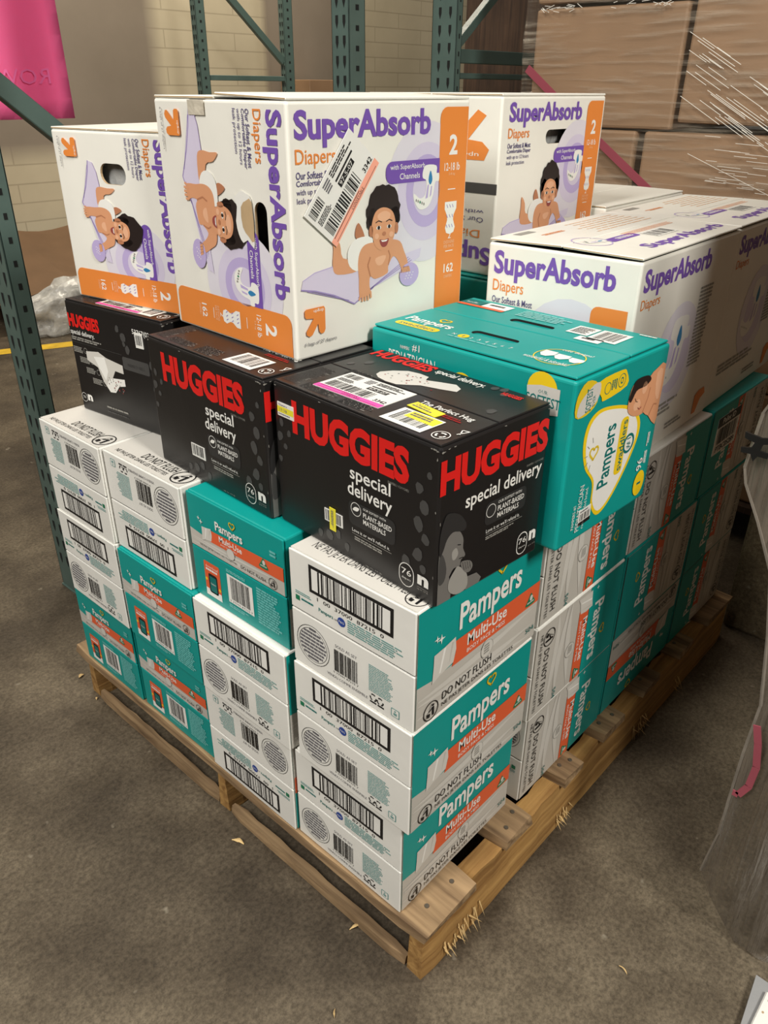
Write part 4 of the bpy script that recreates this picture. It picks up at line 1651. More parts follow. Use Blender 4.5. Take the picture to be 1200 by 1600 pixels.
D0 = (0.34, 0.280, 0.271)
WL0 = print_super(D0[1] * 1.0, D0[2], seed=44, mp=CW, size=(D0[2], D0[1]), shift=0.135)
w0 = white_box('smaller-looking white diaper box at far left with plastic showing in its hand hole', (0.141, 0.647, ZW), 9.0, D0,
               {'L': WL0}, holes={'L': [slot(.395, .715, .61, .83, D0[1], D0[2])]}, flaps='x')
filler(w0, (0.016, 0.01, 0.02), (0.30, 0.25, 0.25), 2)

# second teal box under the rear upright white box
# rear upright white box
D2 = (0.343, 0.30, 0.286)
w2f = print_super(D2[0], D2[2], seed=45, mp=lambda u, v: (0.035 + u * 0.955, v), low=0.055)
lw = Cv(D2[1], D2[2], 46)
lw.rect(0.0, .475, 1.0, .535, 'dark_grey_print')
lw.up()
lw.poly([(.60, .90), (.60, .70), (.66, .66), (.90, .66), (.93, .72), (.88, .76), (.78, .77), (.90, .90), (.84, .93), (.70, .80), (.69, .90), (.65, .93)], 'orange_print')
lw.up()
lw.text('up&up', 'pure_white_print', .66, .675, .86, .705, rot=180, res=2)
lw.ring(.52, .60, .045, .0015, 'coral_print')
lw.text('N', 'coral_print', .60, .56, .68, .61, bold=.02, res=2)
lw.text('SuperAbsorb', 'purple_print', -.55 + .6, .06, .99, .20, rot=180, bold=.03)
lw.text('Diapers', 'orange_print', .55, .22, .90, .28, rot=180)
lw.text('Our Softest', 'slate_purple_print', .60, .31, .92, .34, rot=180, res=2)
lw.text('with up to', 'slate_purple_print', .60, .36, .92, .39, rot=180, res=2)
ZS = 0.2455
w2 = white_box('white diaper box standing at the back with a hand hole under its purple title', (0.600, 0.376, ZT + ZS + 0.001), 0.0, D2,
               {'R': w2f, 'L': lw}, holes={'R': [slot(.41, .735, .68, .815, D2[0], D2[2])]}, flaps='x')
filler(w2, (0.02, 0.022, 0.02), (0.24, 0.27, 0.25), 3)


def print_super_side(w, h, seed, full=True):
    """back side of a white diaper box: title, ghosted diaper picture and small print"""
    c = Cv(w, h, seed)
    c.text('SuperAbsorb', 'purple_print', .035, .835, .69, .965, bold=0.034)
    c.text('Diapers', 'orange_print', .035, .775, .205, .835, bold=.004)
    c.ell(.47, .47, .085, .09, 'faint_lavender_print', 30)
    c.up()
    c.ell(.47, .47, .055, .062, 'lavender_print', 26)
    c.up()
    blob_diaper(c, .44, .50, .14, .17)
    c.lines('mid_grey_print', .63, .36, .78, .78, 22)
    c.lines('mid_grey_print', .08, .17, .60, .24, 3)
    c.poly([(.82, .04), (.82, .15), (.86, .17), (.93, .17), (.95, .13), (.90, .11), (.86, .04)], 'orange_print')
    c.lines('mid_grey_print', .50, .06, .70, .10, 2)
    return c


def top_print(w, h, which, seed):
    c = Cv(w, h, seed)
    if which == 'near':
        c.text('SuperAbsorb', 'purple_print', .80, .22, .93, .97, rot=90, bold=.034)
        c.rrect(.58, .22, .66, .46, .006, 'purple_print')
        c.up()
        c.lines('pure_white_print', .60, .25, .64, .43, 2, rot=90)
        c.ring(.56, .16, .032, .002, 'lavender_mid_print')
        blob_diaper(c, .57, .17, .05, .06)
        c.rect(.63, .48, .76, .68, 'pure_white_print')
        c.up()
        c.bars(.645, .49, .745, .67, n=34, rot=90)
        for k in range(3):
            c.rect(.60 - .02 * k, .40, .605 - .02 * k, .86, 'orange_print')
    else:
        c.rect(.05, .12, .11, .24, 'mid_grey_print')
        for k in range(7):
            c.lines('pale_orange_print', .10 + .05 * k, .40, .12 + .05 * k, .92, 1, rot=90)
        c.lines('orange_print', .20, .16, .24, .34, 2, rot=90)
    return c


D3 = (0.394, 0.257, 0.331)
f3 = Cv(D3[1], D3[2], 50)
f3.text('SuperAbsorb', 'purple_print', .05, .83, .86, .97, bold=.034)
f3.text('Diapers', 'orange_print', .05, .765, .27, .835, bold=.006)
for i, (s, x1, bo) in enumerate((('Our Softest & Most', .34, .014), ('Comfortable Diaper', .34, .014), ('with up to 12 hours', .32, .003), ('leak protection', .27, .003))):
    f3.text(s, 'slate_purple_print', .05, .725 - .038 * i, x1, .757 - .038 * i, bold=bo, res=2)
f3.ell(.60, .50, .09, .10, 'faint_lavender_print')
f3.up()
f3.rrect(.73, .03, .955, .79, .012, 'orange_print', corners=(0, 1, 1, 0))
w3 = white_box('white diaper box behind the teal one, dark gaps along its lid flaps', (0.479, 0.038, ZT), 1.6, D3,
               {'L': f3, 'R': print_super_side(D3[0], D3[2], 51)}, flaps='x', lift=(0.020, 0.024), slit=0.0024,
               top=(top_print(D3[1], D3[0], 'near', 52), top_print(D3[1], D3[0], 'far', 53)))
w4 = white_box('dim white diaper box at the far right end of the pallet, behind the open-flapped one', (0.8765, 0.051, ZT), 2.2, (0.40, 0.257, 0.331),
               {'R': print_super_side(0.40, 0.331, 54)}, flaps='x', lift=(0.01, 0.012), slit=0.0024,
               top=(top_print(0.257, 0.40, 'near', 55), top_print(0.257, 0.40, 'far', 56)))
w6 = white_box('white diaper box at the very back, only a sliver of its lid showing', (0.955, 0.352, ZT), 1.5, (0.394, 0.257, 0.331), {}, flaps='x', lift=(0.012, 0.012))


# ================================================================== TEAL DIAPER BOXES
def teal_front(d):
    w, h = fdims('R', d)
    c = Cv(w, h, 60)
    out = [(.407, .755), (.61, .70), (.75, .60), (.775, .475), (.68, .295), (.535, .135), (.41, .085), (.32, .18), (.30, .328), (.195, .45), (.145, .592), (.165, .711), (.255, .765)]
    cx, cy = .45, .46
    c.poly(out, 'yellow_print', 5)
    c.up()
    c.poly([(cx + (x - cx) * .90, cy + (y - cy) * .93) for x, y in out], 'pure_white_print', 5)
    c.up()
    c.text('Pampers', 'dark_teal_print', .36, .26, .52, .64, rot=90, bold=.02)
    c.rrect(.535, .29, .625, .645, .008, 'yellow_print')
    c.up()
    c.text('swaddlers', 'dark_teal_print', .555, .31, .612, .625, rot=90, bold=.012)
    heart(c, .27, .52, .011)
    for k in range(5):
        a = R(110 + 35 * k)
        c.stroke([(.27 + .065 * math.cos(a), .52 + .07 * math.sin(a)), (.27 + .095 * math.cos(a), .52 + .105 * math.sin(a))], .0012, 'mid_grey_print')
    c.ring(.665, .46, .015, .004, 'dark_teal_print')
    c.text('#1', 'dark_teal_print', .64, .425, .69, .495, rot=90, res=2)
    # badges along the top
    c.poly([(.02, .79), (.02, .90), (.10, .965), (.215, .925), (.225, .823), (.129, .775)], 'gold_print', 3)
    c.poly([(.267, .836), (.215, .93), (.453, .945), (.51, .92), (.53, .84), (.302, .811)], 'yellow_print', 3)
    c.up()
    c.poly([(.05, .78), (.22, .83), (.24, .92), (.17, .93), (.05, .86)], 'light_grey_print', 3)
    c.up()
    c.text('SOFTEST', 'dark_teal_print', .11, .79, .165, .92, rot=90, bold=.015, res=2)
    c.text('EVER', 'dark_teal_print', .175, .81, .20, .87, rot=90, res=1)
    c.ring(.32, .875, .008, .001, 'dark_teal_print', 16)
    c.ring(.465, .885, .0095, .001, 'dark_teal_print', 16)
    c.text('0', 'dark_teal_print', .45, .865, .48, .905, rot=90, res=2)
    c.lines('dark_teal_print', .36, .85, .42, .91, 3, rot=90)
    # sleeping newborn
    c.poly([(.788, .824), (.878, .864), (.975, .865), (.975, .62), (.964, .494), (.855, .578), (.787, .615), (.80, .684), (.81, .754)], 'skin_print', 2)
    c.up()
    c.poly([(.88, .83), (.95, .84), (.95, .66), (.90, .70)], 'skin_light_print', 2)
    c.poly([(.579, .745), (.603, .818), (.695, .849), (.788, .824), (.83, .74), (.822, .663), (.773, .615), (.67, .624), (.59, .671)], 'skin_print', 3)
    c.up()
    c.poly([(.579, .745), (.605, .815), (.652, .849), (.769, .843), (.815, .81), (.769, .785), (.727, .782), (.656, .778), (.61, .724)], 'hair_print', 3)
    c.ell(.75, .775, .007, .009, 'skin_light_print', 12)
    c.poly([(.65, .70), (.70, .72), (.73, .68), (.69, .655), (.655, .665)], 'skin_light_print', 3)
    c.stroke([(.652, .735), (.668, .712), (.69, .705)], .0012, 'hair_print')
    c.stroke([(.70, .668), (.722, .652), (.745, .662)], .0016, 'lip_print')
    c.stroke([(.77, .62), (.81, .70), (.82, .76)], .002, 'skin_shade_print')
    c.stroke([(.86, .58), (.90, .64), (.94, .63)], .002, 'skin_shade_print')
    # count and size
    c.text('96', 'pure_white_print', .82, .225, .885, .305, rot=90, bold=.01)
    c.lines('pure_white_print', .895, .25, .93, .34, 3, rot=90)
    c.lines('pure_white_print', .90, .37, .93, .46, 2, rot=90)
    c.ell(.885, .13, .0155, .0205, 'yellow_print')
    c.up()
    c.text('1', 'dark_teal_print', .862, .122, .908, .137, rot=90, bold=.02)
    c.text('PAMPERS #1', 'pure_white_print', .125, .09, .155, .24, rot=90, res=2)
    c.text('PEDIATRICIAN', 'pure_white_print', .17, .06, .215, .35, rot=90, res=2)
    c.text('recommended brand.', 'pure_white_print', .23, .06, .26, .32, rot=90, res=1)
    return c


def teal_left(d):
    w, h = fdims('L', d)
    c = Cv(w, h, 61)
    c.text('PAMPERS', 'pure_white_print', .17, .90, .22, .92, res=1)
    c.text('#1', 'pure_white_print', .235, .90, .275, .945, res=2)
    c.text('PEDIATRICIAN', 'pure_white_print', .105, .81, .36, .88, res=2)
    c.text('RECOMMENDED BRAND', 'pure_white_print', .105, .75, .36, .785, res=1)
    c.ell(.865, .90, .022, .022, 'yellow_print')
    c.ell(.50, .77, .022, .022, 'yellow_print')
    c.up()
    c.poly([(.80, .90), (.86, .92), (.94, .92), (.94, .78), (.87, .76), (.81, .78)], 'light_grey_print')
    c.up()
    c.text('OUR', 'dark_teal_print', .85, .875, .89, .895, res=1)
    c.text('SOFTEST', 'dark_teal_print', .80, .81, .945, .865, bold=.012, res=2)
    return c


def teal_top(d):
    w, h = fdims('T', d)
    c = Cv(w, h, 62)
    c.text('Pampers', 'pure_white_print', .045, .20, .29, .32, bold=.02)
    c.rrect(.05, .115, .28, .19, .008, 'yellow_print')
    heart(c, .20, .355, .010, 'yellow_print')
    c.up()
    c.text('swaddlers', 'dark_teal_print', .07, .13, .26, .18, bold=.01, res=2)
    c.ell(.395, .185, .0085, .0085, 'yellow_print', 16)
    c.text('N', 'pure_white_print', .34, .17, .355, .20, res=1)
    for k in range(6):
        c.text(str(k + 2), 'pure_white_print', .43 + .038 * k, .17, .442 + .038 * k, .20, res=1)
    c.up()
    c.text('1', 'dark_teal_print', .391, .17, .398, .20, res=1)
    c.lines('text_white_teal', .34, .12, .66, .145, 1)
    c.ring(.82, .24, .034, .0015, 'yellow_print')
    c.up()
    for k in range(3):
        x = .735 + .062 * k
        c.poly([(x, .30 - .012 * k), (x + .055, .30 - .012 * k), (x + .06, .24), (x + .04, .20), (x + .02, .20), (x, .24)], 'pure_white_print')
    c.text('cute designs!', 'pure_white_print', .78, .34, .91, .385, res=2)
    c.text('wonderful & adorable!', 'pure_white_print', .71, .12, .90, .165, res=2)
    c.rect(.64, .70, .74, .87, 'pure_white_print')
    c.rect(.75, .66, .88, .88, 'pure_white_print')
    c.rect(.72, .60, .83, .68, 'pure_white_print')
    c.up()
    c.lines('ink', .65, .72, .73, .85, 12)
    c.bars(.765, .69, .865, .86, n=36, seed=6)
    c.lines('ink', .74, .62, .81, .66, 1)
    c.rect(.02, .78, .275, .82, 'coral_print')
    c.rect(.02, .82, .13, .93, 'dark_teal_print')
    c.rect(.14, .82, .275, .93, 'pure_white_print')
    c.up()
    c.text('benefits', 'pure_white_print', .04, .85, .10, .88, res=1)
    c.lines('ink', .16, .85, .25, .90, 1)
    c.lines('text_white_teal', .34, .78, .60, .93, 5)
    c.lines('pure_white_print', .88, .93, .97, .955, 1)
    return c


def teal_box(label, pos, yaw, d, show=True):
    t = thing('teal_diaper_box', label, 'diaper box', pos, R(yaw))
    b = MB()
    b.box((0, 0, 0), (d[0], d[1], d[2] - 0.0045), 'teal_board', 0.0045, 3, facemats={'+z': 'dark_gap'})
    if show:
        teal_front(d).stamp(b, *frame('R', d))
        teal_left(d).stamp(b, *frame('L', d))
    b.build('carton_body', t)
    tc = teal_top(d) if show else None
    w, h = fdims('T', d)
    for i, (x0, x1) in enumerate(((0.004, d[0] * .545), (d[0] * .559, d[0] - 0.004))):
        b = MB()
        b.box((x0, 0.003, d[2] - 0.0035), (x1, d[1] - 0.003, d[2]), 'teal_board', 0.001, 1)
        dd = (d[0], d[1], d[2])
        b.bm.normal_update()
        sl = slot(.375, .27, .60, .345, w, h) if i == 0 else slot(.37, .66, .585, .735, w, h)
        cut_holes(b, 'T', dd, [sl], 'teal_board', 'dark_gap')
        kb = MB()
        if tc:
            q = Cv(w, h)
            q.items = [it for it in tc.items if (sum(p[1] for p in it[0]) / len(it[0]) < h * .55) == (i == 0)]
            q.stamp(b, *frame('T', dd))
        b.build('top_flap', t)
        kb.bm.free()
    return t


s1 = teal_box('teal diaper box beside the front black box with a white heart-shaped logo and sleeping newborn', (0.221, -0.020, ZT + 0.0003), -2.3, (0.237, 0.348, 0.241))
b = MB()
sticker(s1, 'barcode_sticker', (0.237 * .20, 0.0, 0.241 * .085), (1, 0, 0.05), (-0.05, 0, 1), 0.030, 0.024, 'label_paper',
        lambda c: (c.rect(0, 0, 1, .25, 'ink'), c.bars(.1, .3, .9, .75, n=30), c.lines('text_grey', .1, .8, .9, .93, 1)))
b.bm.free()
teal_box('second teal diaper box, nearly hidden underneath the rear upright white box', (0.585, 0.362, ZT), 0.0, (0.30, 0.34, ZS), show=False)


# ================================================================== RACKING
def upright(t, x, y, w=0.062, dep=0.076, h=3.2):
    """slotted steel post: w along x (side with square holes), dep along y (face with teardrop pairs)"""
    b = MB()
    # open C section: face, two flanges, two return lips
    th = 0.004
    b.box((0, 0, 0.006), (th, dep, h), 'rack_steel', 0.0012, 1)
    b.box((0, 0, 0.006), (w, th, h), 'rack_steel', 0.0012, 1)
    b.box((0, dep - th, 0.006), (w, dep, h), 'rack_steel', 0.0012, 1)
    b.box((w - th, 0, 0.006), (w, dep * .3, h), 'rack_steel', 0.001, 1)
    b.box((w - th, dep * .7, 0.006), (w, dep, h), 'rack_steel', 0.001, 1)
    z = 0.10
    k = b.mi('hole_dark')
    while z < h - 0.05:
        # teardrop pairs in the face
        for yy, off in ((dep * .27, 0), (dep * .68, 0.0)):
            P_ = [(yy - .0055, z + .018), (yy + .0055, z + .018), (yy + .0055, z), (yy, z - .016), (yy - .0055, z)]
            f = b.bm.faces.new([b.bm.verts.new((-0.0006, q[0], q[1])) for q in P_][::-1])
            f.material_index = k
        # small square holes along the side
        P_ = [(w * .40, z + .030), (w * .60, z + .030), (w * .60, z + .044), (w * .40, z + .044)]
        f = b.bm.faces.new([b.bm.verts.new((q[0], -0.0006, q[1])) for q in P_])
        f.material_index = k
        z += 0.0508
    p = b.build('upright_post', t, loc=(x, y, 0))
    b = MB()
    b.box((-0.003, -0.003, 0), (w + 0.02, dep + 0.003, 0.006), 'rack_steel', 0.001, 1)
    b.build('foot_plate', p)


def brace(t, a, b_, w=0.036, tk=0.028):
    b = MB()
    b.beam(a, b_, w, tk, 'rack_steel', 0.002)
    b.build('brace', t)


fa = thing('rack_frame', 'green-grey rack frame from the left edge post to the channel post behind the tallest box', 'rack frame', (0.177, 1.40, 0))
upright(fa, 0.0, 0.0, 0.042, 0.084)
upright(fa, 1.110, 0.0, 0.068, 0.072)
brace(fa, (0.043, 0.04, 1.288), (1.109, 0.04, 0.39), 0.030, 0.042)
fb = thing('rack_frame', 'rack frame with wide teardrop-slotted post, standing left of the wrapped brown cartons', 'rack frame', (1.79, 1.40, 0))
upright(fb, 0.0, 0.0, 0.03, 0.105)
upright(fb, 1.07, 0.0, 0.03, 0.105)
brace(fb, (0.031, 0.04, 1.352), (1.069, 0.04, 1.352), 0.03, 0.042)
brace(fb, (0.031, 0.04, 1.293), (1.069, 0.04, 1.293), 0.03, 0.018)
brace(fb, (0.031, 0.04, 1.37), (1.069, 0.04, 2.15), 0.03, 0.028)
fc = thing('rack_frame', 'distant rack frame of two thin posts and braces near the block wall', 'rack frame', (2.80, 4.2, 0))
upright(fc, 0.0, 0.0, 0.07, 0.05)
upright(fc, 0.71, 0.0, 0.08, 0.05)
brace(fc, (0.07, 0.025, 1.308), (0.71, 0.025, 1.308), 0.03, 0.03)
brace(fc, (0.07, 0.025, 1.926), (0.71, 0.025, 1.41), 0.03, 0.045)

# pink sheet taped to the frame
b = MB()
n = 10
k = b.mi('pink_paper')
g = []
W_, H_ = 0.28, 0.42
for j in range(n + 1):
    row = []
    for i in range(n + 1):
        s, tt = i / n, j / n
        row.append(b.bm.verts.new((W_ * s, 0.0010 * math.sin(3 * s + 2 * tt) + 0.0005 * math.sin(7 * tt), -H_ * (1 - tt))))
    g.append(row)
for j in range(n):
    for i in range(n):
        b.bm.faces.new((g[j][i], g[j][i + 1], g[j + 1][i + 1], g[j + 1][i])).material_index = k
geo = bmesh.ops.solidify(b.bm, geom=b.bm.faces[:], thickness=0.0006)
c = Cv(W_, H_, 3)
vs_, fs_, _ = text_mesh('ROW 13', 0.0, 0.0, 2)
c.raw([((0.86 - 0.66 * a) * W_, (0.17 + 0.075 * e) * H_) for a, e in vs_], [f[::-1] for f in fs_], 'pink_ink')
c.stamp(b, (0, -0.0024, -H_), (1, 0, 0), (0, 0, 1), 0.0)
pk = b.build('paper_sheet', smooth=True, loc=(0.242, 1.687, 1.60), rot=(R(-4), R(-1.5), R(-42)))
tag(pk, 'neon pink paper sheet hanging upper left with faint reversed writing', 'paper sheet')

# dark board behind the frame, between the slotted post and the brown cartons
b = MB()
b.box((2.98, 1.60, 0), (3.02, 2.27, 2.6), 'brown_wood', 0.003, 1)
tag(b.build('plywood_panel'), 'dark brown board standing behind the rack, left of the wrapped cartons', 'board')
b = MB()
b.box((4.12, 4.62, 0.0), (4.49, 4.96, 1.31), 'brown_board', 0.004, 1)
tag(b.build('brown_carton'), 'small brown carton against the far wall, just above the tallest white box', 'carton')

# ================================================================== WRAPPED BROWN CARTONS
BX = 1.75


def brown(label, y0, y1, z0, z1, x=BX, tilt=0.0, dx=0.42):
    t = thing('brown_carton', label, 'carton', (x, y0, z0), 0, 'brown cartons wrapped in film')
    del t['group']
    b = MB()
    b.box((0, 0, 0), (dx, y1 - y0, z1 - z0), 'brown_board', 0.008, 2)
    b.build('carton_body', t)
    t.rotation_euler = (tilt, 0, 0)
    return t


brown('big brown carton under film, middle tier, above the rear upright white box', 0.60, 1.07, 1.155, 1.462)
brown('brown carton under film with bright crease glints, middle tier, at the right picture edge', 0.0, 0.585, 1.168, 1.468, tilt=R(0.6))
brown('long brown carton under film, lower tier, above the white lids', -0.05, 0.675, 0.83, 1.150)
brown('brown carton under film, lower tier, left of the dark slit', 0.70, 1.07, 0.83, 1.150)
brown('brown carton under film, top tier right, cut off by the picture top', 0.0, 0.57, 1.49, 1.80)
brown('pale brown carton under film, top tier left, cut off by the picture top', 0.60, 1.07, 1.475, 1.78)
brown('brown carton under film, second tier from the floor, hidden by white boxes', 0.0, 1.07, 0.48, 0.826)
brown('brown carton under film, lowest tier, hidden by the loaded pallet', 0.0, 1.07, 0.132, 0.476)
b = MB()
for (y0, y1) in ((-0.02, 0.06), (0.5, 0.58), (1.0, 1.08)):
    b.box((1.72, y0, 0), (2.3, y1, 0.11), 'brown_wood')
b.box((1.72, -0.03, 0.11), (2.3, 1.09, 0.13), 'brown_wood')
tag(b.build('wooden_pallet'), 'pallet under the wrapped brown cartons at the back', 'pallet')
b = MB()
k = b.mi('stretch_film')
rg = random.Random(8)
n, m_ = 60, 60
g = []
for j in range(m_ + 1):
    row = []
    for i in range(n + 1):
        y = 1.10 - 1.2 * i / n
        z = 0.82 + 1.0 * j / m_
        row.append(b.bm.verts.new((BX - 0.010 - 0.004 * math.sin(31 * z + 3 * y) - 0.003 * math.sin(17 * (z + 0.5 * y)) - rg.uniform(0, 0.0012), y, z)))
    g.append(row)
for j in range(m_):
    for i in range(n):
        b.bm.faces.new((g[j][i], g[j][i + 1], g[j + 1][i + 1], g[j + 1][i])).material_index = k
# side wall of the wrap
for j in range(m_):
    z0, z1 = 0.82 + 1.0 * j / m_, 0.82 + 1.0 * (j + 1) / m_
    f = b.bm.faces.new([b.bm.verts.new(q) for q in ((BX + 0.45, 1.10, z0), (BX - 0.01, 1.10, z0), (BX - 0.01, 1.10, z1), (BX + 0.45, 1.10, z1))])
    f.material_index = k
fo = b.build('stretch_wrap', smooth=True)
tag(fo, 'clear stretch film wound around the brown cartons, full of shiny creases', 'plastic film')
# film ridges as thin pale bars, their glints put into the colour
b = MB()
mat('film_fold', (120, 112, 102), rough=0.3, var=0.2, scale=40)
mat('film_glint', (240, 236, 226), rough=0.25, var=0.02)
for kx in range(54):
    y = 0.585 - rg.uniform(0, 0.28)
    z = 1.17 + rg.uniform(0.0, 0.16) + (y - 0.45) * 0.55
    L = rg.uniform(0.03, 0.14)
    b.beam((BX - 0.017, y, z), (BX - 0.017, y - L, z - L * 0.55), rg.uniform(0.0006, 0.0013), 0.0012, 'film_glint', 0)
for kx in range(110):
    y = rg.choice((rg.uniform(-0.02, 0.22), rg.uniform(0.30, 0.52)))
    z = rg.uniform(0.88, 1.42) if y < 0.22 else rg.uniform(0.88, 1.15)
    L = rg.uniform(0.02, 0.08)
    b.beam((BX - 0.0165, y, z), (BX - 0.0165, y - L, z - L * 0.05), rg.uniform(0.0005, 0.0011), 0.001, 'film_glint', 0)
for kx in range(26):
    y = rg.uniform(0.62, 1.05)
    b.beam((BX - 0.0165, y, 1.462 + rg.uniform(-0.012, 0.008)), (BX - 0.0165, y - rg.uniform(0.01, 0.03), 1.462 + rg.uniform(-0.012, 0.008)), 0.0014, 0.0012, 'film_glint', 0)
b.beam((BX - 0.017, 0.53, 1.10), (BX - 0.017, 0.05, 0.92), 0.0012, 0.001, 'film_glint', 0)
rd = b.build('crease_glint', fo)
tag(rd, kind='stuff')
b = MB()
b.beam((BX - 0.02, 1.075, 1.31), (BX - 0.02, 0.85, 1.15), 0.004, 0.022, 'red_strap', 0)
b.beam((BX - 0.02, 0.85, 1.15), (BX - 0.02, 0.45, 0.88), 0.004, 0.022, 'red_strap', 0)
tag(b.build('strap'), 'pinkish red tape running slantwise across the wrapped brown cartons', 'strap')

# ================================================================== FILM-WRAPPED LOAD AT THE RIGHT
b = MB()
b.box((0.50, -1.5, 0.13), (1.22, -0.46, 1.62), 'brown_board', 0.01, 2)
tag(b.build('wrapped_load'), 'tall film-wrapped pallet load just outside the right picture edge', 'pallet load')
b = MB()
for y0 in (-1.45, -1.0, -0.55):
    b.box((0.50, y0, 0.0), (1.22, y0 + 0.08, 0.11), 'brown_wood')
b.box((0.48, -1.5, 0.11), (1.24, -0.45, 0.129), 'brown_wood')
tag(b.build('wooden_pallet'), 'pallet carrying the wrapped load at the right picture edge', 'pallet')
b = MB()
k = b.mi('hanging_film')
# left outline of the hanging film: (y, z) from hem to top on the plane x ~ 0.42
EDGE = [(-0.386, 0.004), (-0.341, 0.010), (-0.295, 0.076), (-0.267, 0.134), (-0.277, 0.234), (-0.276, 0.398), (-0.278, 0.487), (-0.259, 0.591),
        (-0.238, 0.684), (-0.206, 0.748), (-0.179, 0.796), (-0.173, 0.818), (-0.176, 0.857), (-0.180, 0.898), (-0.205, 0.960), (-0.30, 1.2), (-0.42, 1.5)]
rg = random.Random(12)
rows = []
for a, e in zip(EDGE[:-1], EDGE[1:]):
    for q in range(5):
        rows.append((a[0] + (e[0] - a[0]) * q / 5, a[1] + (e[1] - a[1]) * q / 5))
rows.append(EDGE[-1])
g = []
NI = 40
for (y, z) in rows:
    row = []
    for i in range(NI + 1):
        s = i / NI
        yy = y + (-0.80 - y) * s
        zz = z if z > 0.02 else z
        x = 0.40 + 0.030 * math.sin(26 * yy + 3 * z) * min(1, 6 * s) + 0.010 * math.sin(71 * yy + 9 * z) * min(1, 8 * s) + 0.05 * s - 0.02 * (1 - s) * math.sin(6 * z)
        row.append(b.bm.verts.new((x, yy, zz)))
    g.append(row)
for r0, r1 in zip(g[:-1], g[1:]):
    for i in range(NI):
        b.bm.faces.new((r0[i], r0[i + 1], r1[i + 1], r1[i])).material_index = k
fl = b.build('hanging_film', smooth=True)
tag(fl, 'loose grey plastic film hanging down to the floor at the right edge', 'plastic film')
# thickened rolled edge of the film
b = MB()
for a, e in zip(rows[15:-8], rows[16:-7]):
    x0 = 0.40 - 0.02 * math.sin(6 * a[1])
    x1 = 0.40 - 0.02 * math.sin(6 * e[1])
    b.beam((x0, a[0], a[1]), (x1, e[0], e[1]), 0.004, 0.003, 'film_fold', 0)
b.build('rolled_edge', fl)
b = MB()
k = b.mi('black_tape')
pts = [(-0.168, 0.853), (-0.180, 0.855), (-0.183, 0.863), (-0.170, 0.866), (-0.169, 0.874), (-0.190, 0.871), (-0.206, 0.875), (-0.207, 0.867), (-0.193, 0.863),
       (-0.191, 0.854), (-0.203, 0.853), (-0.202, 0.846), (-0.190, 0.846), (-0.186, 0.838), (-0.181, 0.847), (-0.169, 0.846)]
fr = [b.bm.verts.new((0.398, y, z)) for y, z in pts]
bk = [b.bm.verts.new((0.4015, y, z)) for y, z in pts]
tr = tessellate_polygon([[Vector((y, z, 0)) for y, z in pts]])
for t_ in tr:
    b.bm.faces.new([fr[q] for q in t_]).material_index = k
    b.bm.faces.new([bk[q] for q in t_][::-1]).material_index = k
for q in range(len(pts)):
    b.bm.faces.new((fr[q], fr[(q + 1) % len(pts)], bk[(q + 1) % len(pts)], bk[q])).material_index = k
bmesh.ops.recalc_face_normals(b.bm, faces=b.bm.faces[:])
tag(b.build('black_tape'), 'torn black tape strips stuck on the hanging plastic film', 'tape')
b = MB()
for a, e in zip(((-0.285, 0.47), (-0.293, 0.44), (-0.300, 0.40), (-0.298, 0.36), (-0.288, 0.335)), ((-0.293, 0.44), (-0.300, 0.40), (-0.298, 0.36), (-0.288, 0.335), (-0.280, 0.335))):
    b.beam((0.372, a[0], a[1]), (0.372, e[0], e[1]), 0.002, 0.010, 'red_strap', 0)
tag(b.build('red_tape'), 'curved smear of red tape on the hanging plastic film', 'tape')

# grey sheet and pale carton corner at the lower right
b = MB()
k = b.mi('bag_plastic')
top = [(0.26, -0.402), (0.365, -0.391), (0.36, -0.70), (0.22, -0.70)]
f = bmesh.ops.extrude_face_region(b.bm, geom=[b.bm.faces.new([b.bm.verts.new((x, y, 0.001)) for x, y in top])])
for v in [e for e in f['geom'] if isinstance(e, bmesh.types.BMVert)]:
    v.co.z = 0.012
bmesh.ops.recalc_face_normals(b.bm, faces=b.bm.faces[:])
MATS['grey_sheet'] = mat('grey_sheet', (150, 150, 150), rough=0.5, var=0.06, bump=0.2, bscale=20)
b.mats[0] = 'grey_sheet'
tag(b.build('grey_sheet'), 'flat grey sheet on the floor at the bottom right corner', 'sheet')
b = MB()
b.box((0.20, -0.60, 0.0125), (0.345, -0.412, 0.02), 'label_paper', 0.002, 1)
c = Cv(0.145, 0.188, 4)
for _ in range(40):
    c.ell(c.rng.random(), c.rng.random(), .0022, .0018, 'raw_board', 7)
c.stamp(b, (0.20, -0.60, 0.02), (1, 0, 0), (0, 1, 0))
tag(b.build('speckled_paper'), 'white speckled paper lying on the grey sheet in the bottom right corner', 'paper')

# ================================================================== CLUTTER AT THE BACK LEFT
b = MB()
k = b.mi('brown_board')
pts = [(1.15, 4.05), (2.2, 4.12), (2.25, 4.9), (1.2, 4.95)]
hz = lambda x, y: 0.20 + (y - 4.05) * 0.26 + 0.02 * math.sin(9 * x)
n = 12
g = []
for j in range(n + 1):
    row = []
    for i in range(n + 1):
        s, t_ = i / n, j / n
        x = (1 - t_) * (pts[0][0] + s * (pts[1][0] - pts[0][0])) + t_ * (pts[3][0] + s * (pts[2][0] - pts[3][0]))
        y = (1 - t_) * (pts[0][1] + s * (pts[1][1] - pts[0][1])) + t_ * (pts[3][1] + s * (pts[2][1] - pts[3][1]))
        row.append(b.bm.verts.new((x, y, hz(x, y))))
    g.append(row)
for j in range(n):
    for i in range(n):
        b.bm.faces.new((g[j][i], g[j][i + 1], g[j + 1][i + 1], g[j + 1][i])).material_index = k
bmesh.ops.solidify(b.bm, geom=b.bm.faces[:], thickness=0.012)
tag(b.build('flattened_cardboard'), 'flattened brown cardboard against the far left wall', 'cardboard')
b = MB()
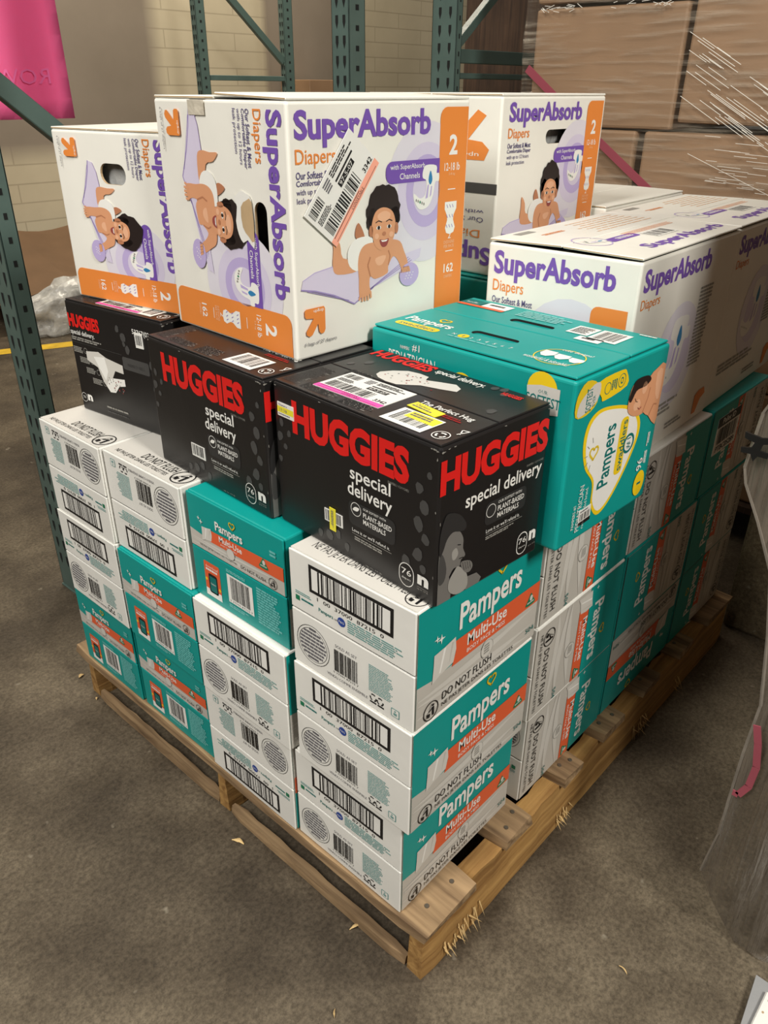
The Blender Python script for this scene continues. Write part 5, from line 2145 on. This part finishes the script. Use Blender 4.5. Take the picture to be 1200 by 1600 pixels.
for y0 in (4.18, 4.5, 4.82):
    b.box((1.3, y0, 0), (2.2, y0 + 0.09, 0.10), 'brown_wood')
for i in range(4):
    b.box((1.3 + 0.24 * i, 4.15, 0.10), (1.45 + 0.24 * i, 4.92, 0.12), 'brown_wood')
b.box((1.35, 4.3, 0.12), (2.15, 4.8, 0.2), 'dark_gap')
tag(b.build('wooden_pallet'), 'dark pallet below the flattened cardboard at the far left', 'pallet')


def crumple(name, label, cx, cy, sx, sy, sz, seed):
    b = MB()
    k = b.mi('loose_film')
    bmesh.ops.create_icosphere(b.bm, subdivisions=4, radius=1.0)
    rg = random.Random(seed)
    ph = [rg.uniform(0, 6) for _ in range(6)]
    for v in b.bm.verts:
        p = v.co
        d = 1 + 0.16 * math.sin(5 * p.x + ph[0]) * math.sin(6 * p.z + ph[1]) + 0.10 * math.sin(13 * p.y + 7 * p.z + ph[2]) + 0.06 * math.sin(23 * p.x + 19 * p.y + ph[3])
        v.co = Vector((p.x * d * sx, p.y * d * sy, max(0, (p.z * d + 0.7) * sz)))
    o = b.build(name, smooth=True, loc=(cx, cy, 0.001))
    return tag(o, label, 'plastic film')


crumple('crumpled_film', 'crumpled clear plastic heap on the floor in front of the flattened cardboard', 1.62, 3.93, 0.34, 0.10, 0.16, 2)
crumple('crumpled_film', 'crumpled plastic scrap left of the nearest rack post', 0.80, 3.95, 0.14, 0.12, 0.2, 3)

# ================================================================== SPLINTERS ON THE FLOOR
rg = random.Random(31)


def chip(label, x, y, L, a, w=0.004):
    b = MB()
    k = b.mi('splinter_wood')
    n = 6
    rows_ = []
    for i in range(n + 1):
        t_ = i / n
        ww = w * math.sin(math.pi * (0.08 + 0.84 * t_)) * rg.uniform(0.7, 1.1)
        yy = 0.12 * L * math.sin(2.6 * t_)
        zz = 0.002 + 0.003 * math.sin(3.1 * t_)
        rows_.append([b.bm.verts.new((L * t_, yy + q, zz + r)) for q, r in ((-ww, 0), (0, -0.0015), (ww, 0), (0, 0.0015))])
    for r0, r1 in zip(rows_[:-1], rows_[1:]):
        for q in range(4):
            b.bm.faces.new((r0[q], r0[(q + 1) % 4], r1[(q + 1) % 4], r1[q])).material_index = k
    b.bm.faces.new(rows_[0][::-1])
    b.bm.faces.new(rows_[-1])
    bmesh.ops.recalc_face_normals(b.bm, faces=b.bm.faces[:])
    o = b.build('wood_splinter', loc=(x, y, 0.0005), rot=(0, 0, a))
    tag(o, label, 'splinter', 'wood splinters strewn on the floor')


chip('curled pale splinter on the concrete below the middle stringer of the pallet', -0.038, 0.436, 0.026, -1.28, 0.005)
chip('pale splinter left of the near pallet corner, nearest to the bottom board', -0.016, 0.146, 0.023, -0.52, 0.003)
chip('tiny pale crumb just right of the long splinter by the near pallet corner', 0.000, 0.107, 0.007, -0.66, 0.004)
chip('thin straw-like splinter at the bottom edge, left of centre', -0.133, 0.063, 0.013, 0.65, 0.0015)
chip('thin bright splinter on the open floor right of the near pallet corner', 0.236, -0.220, 0.017, -1.87, 0.0015)
chip('small splinter flake left of the far left pallet foot', 0.001, 1.076, 0.014, 0.12, 0.005)
chip('small white flake on the floor just below the far left pallet foot', -0.011, 0.975, 0.007, 0.60, 0.003)
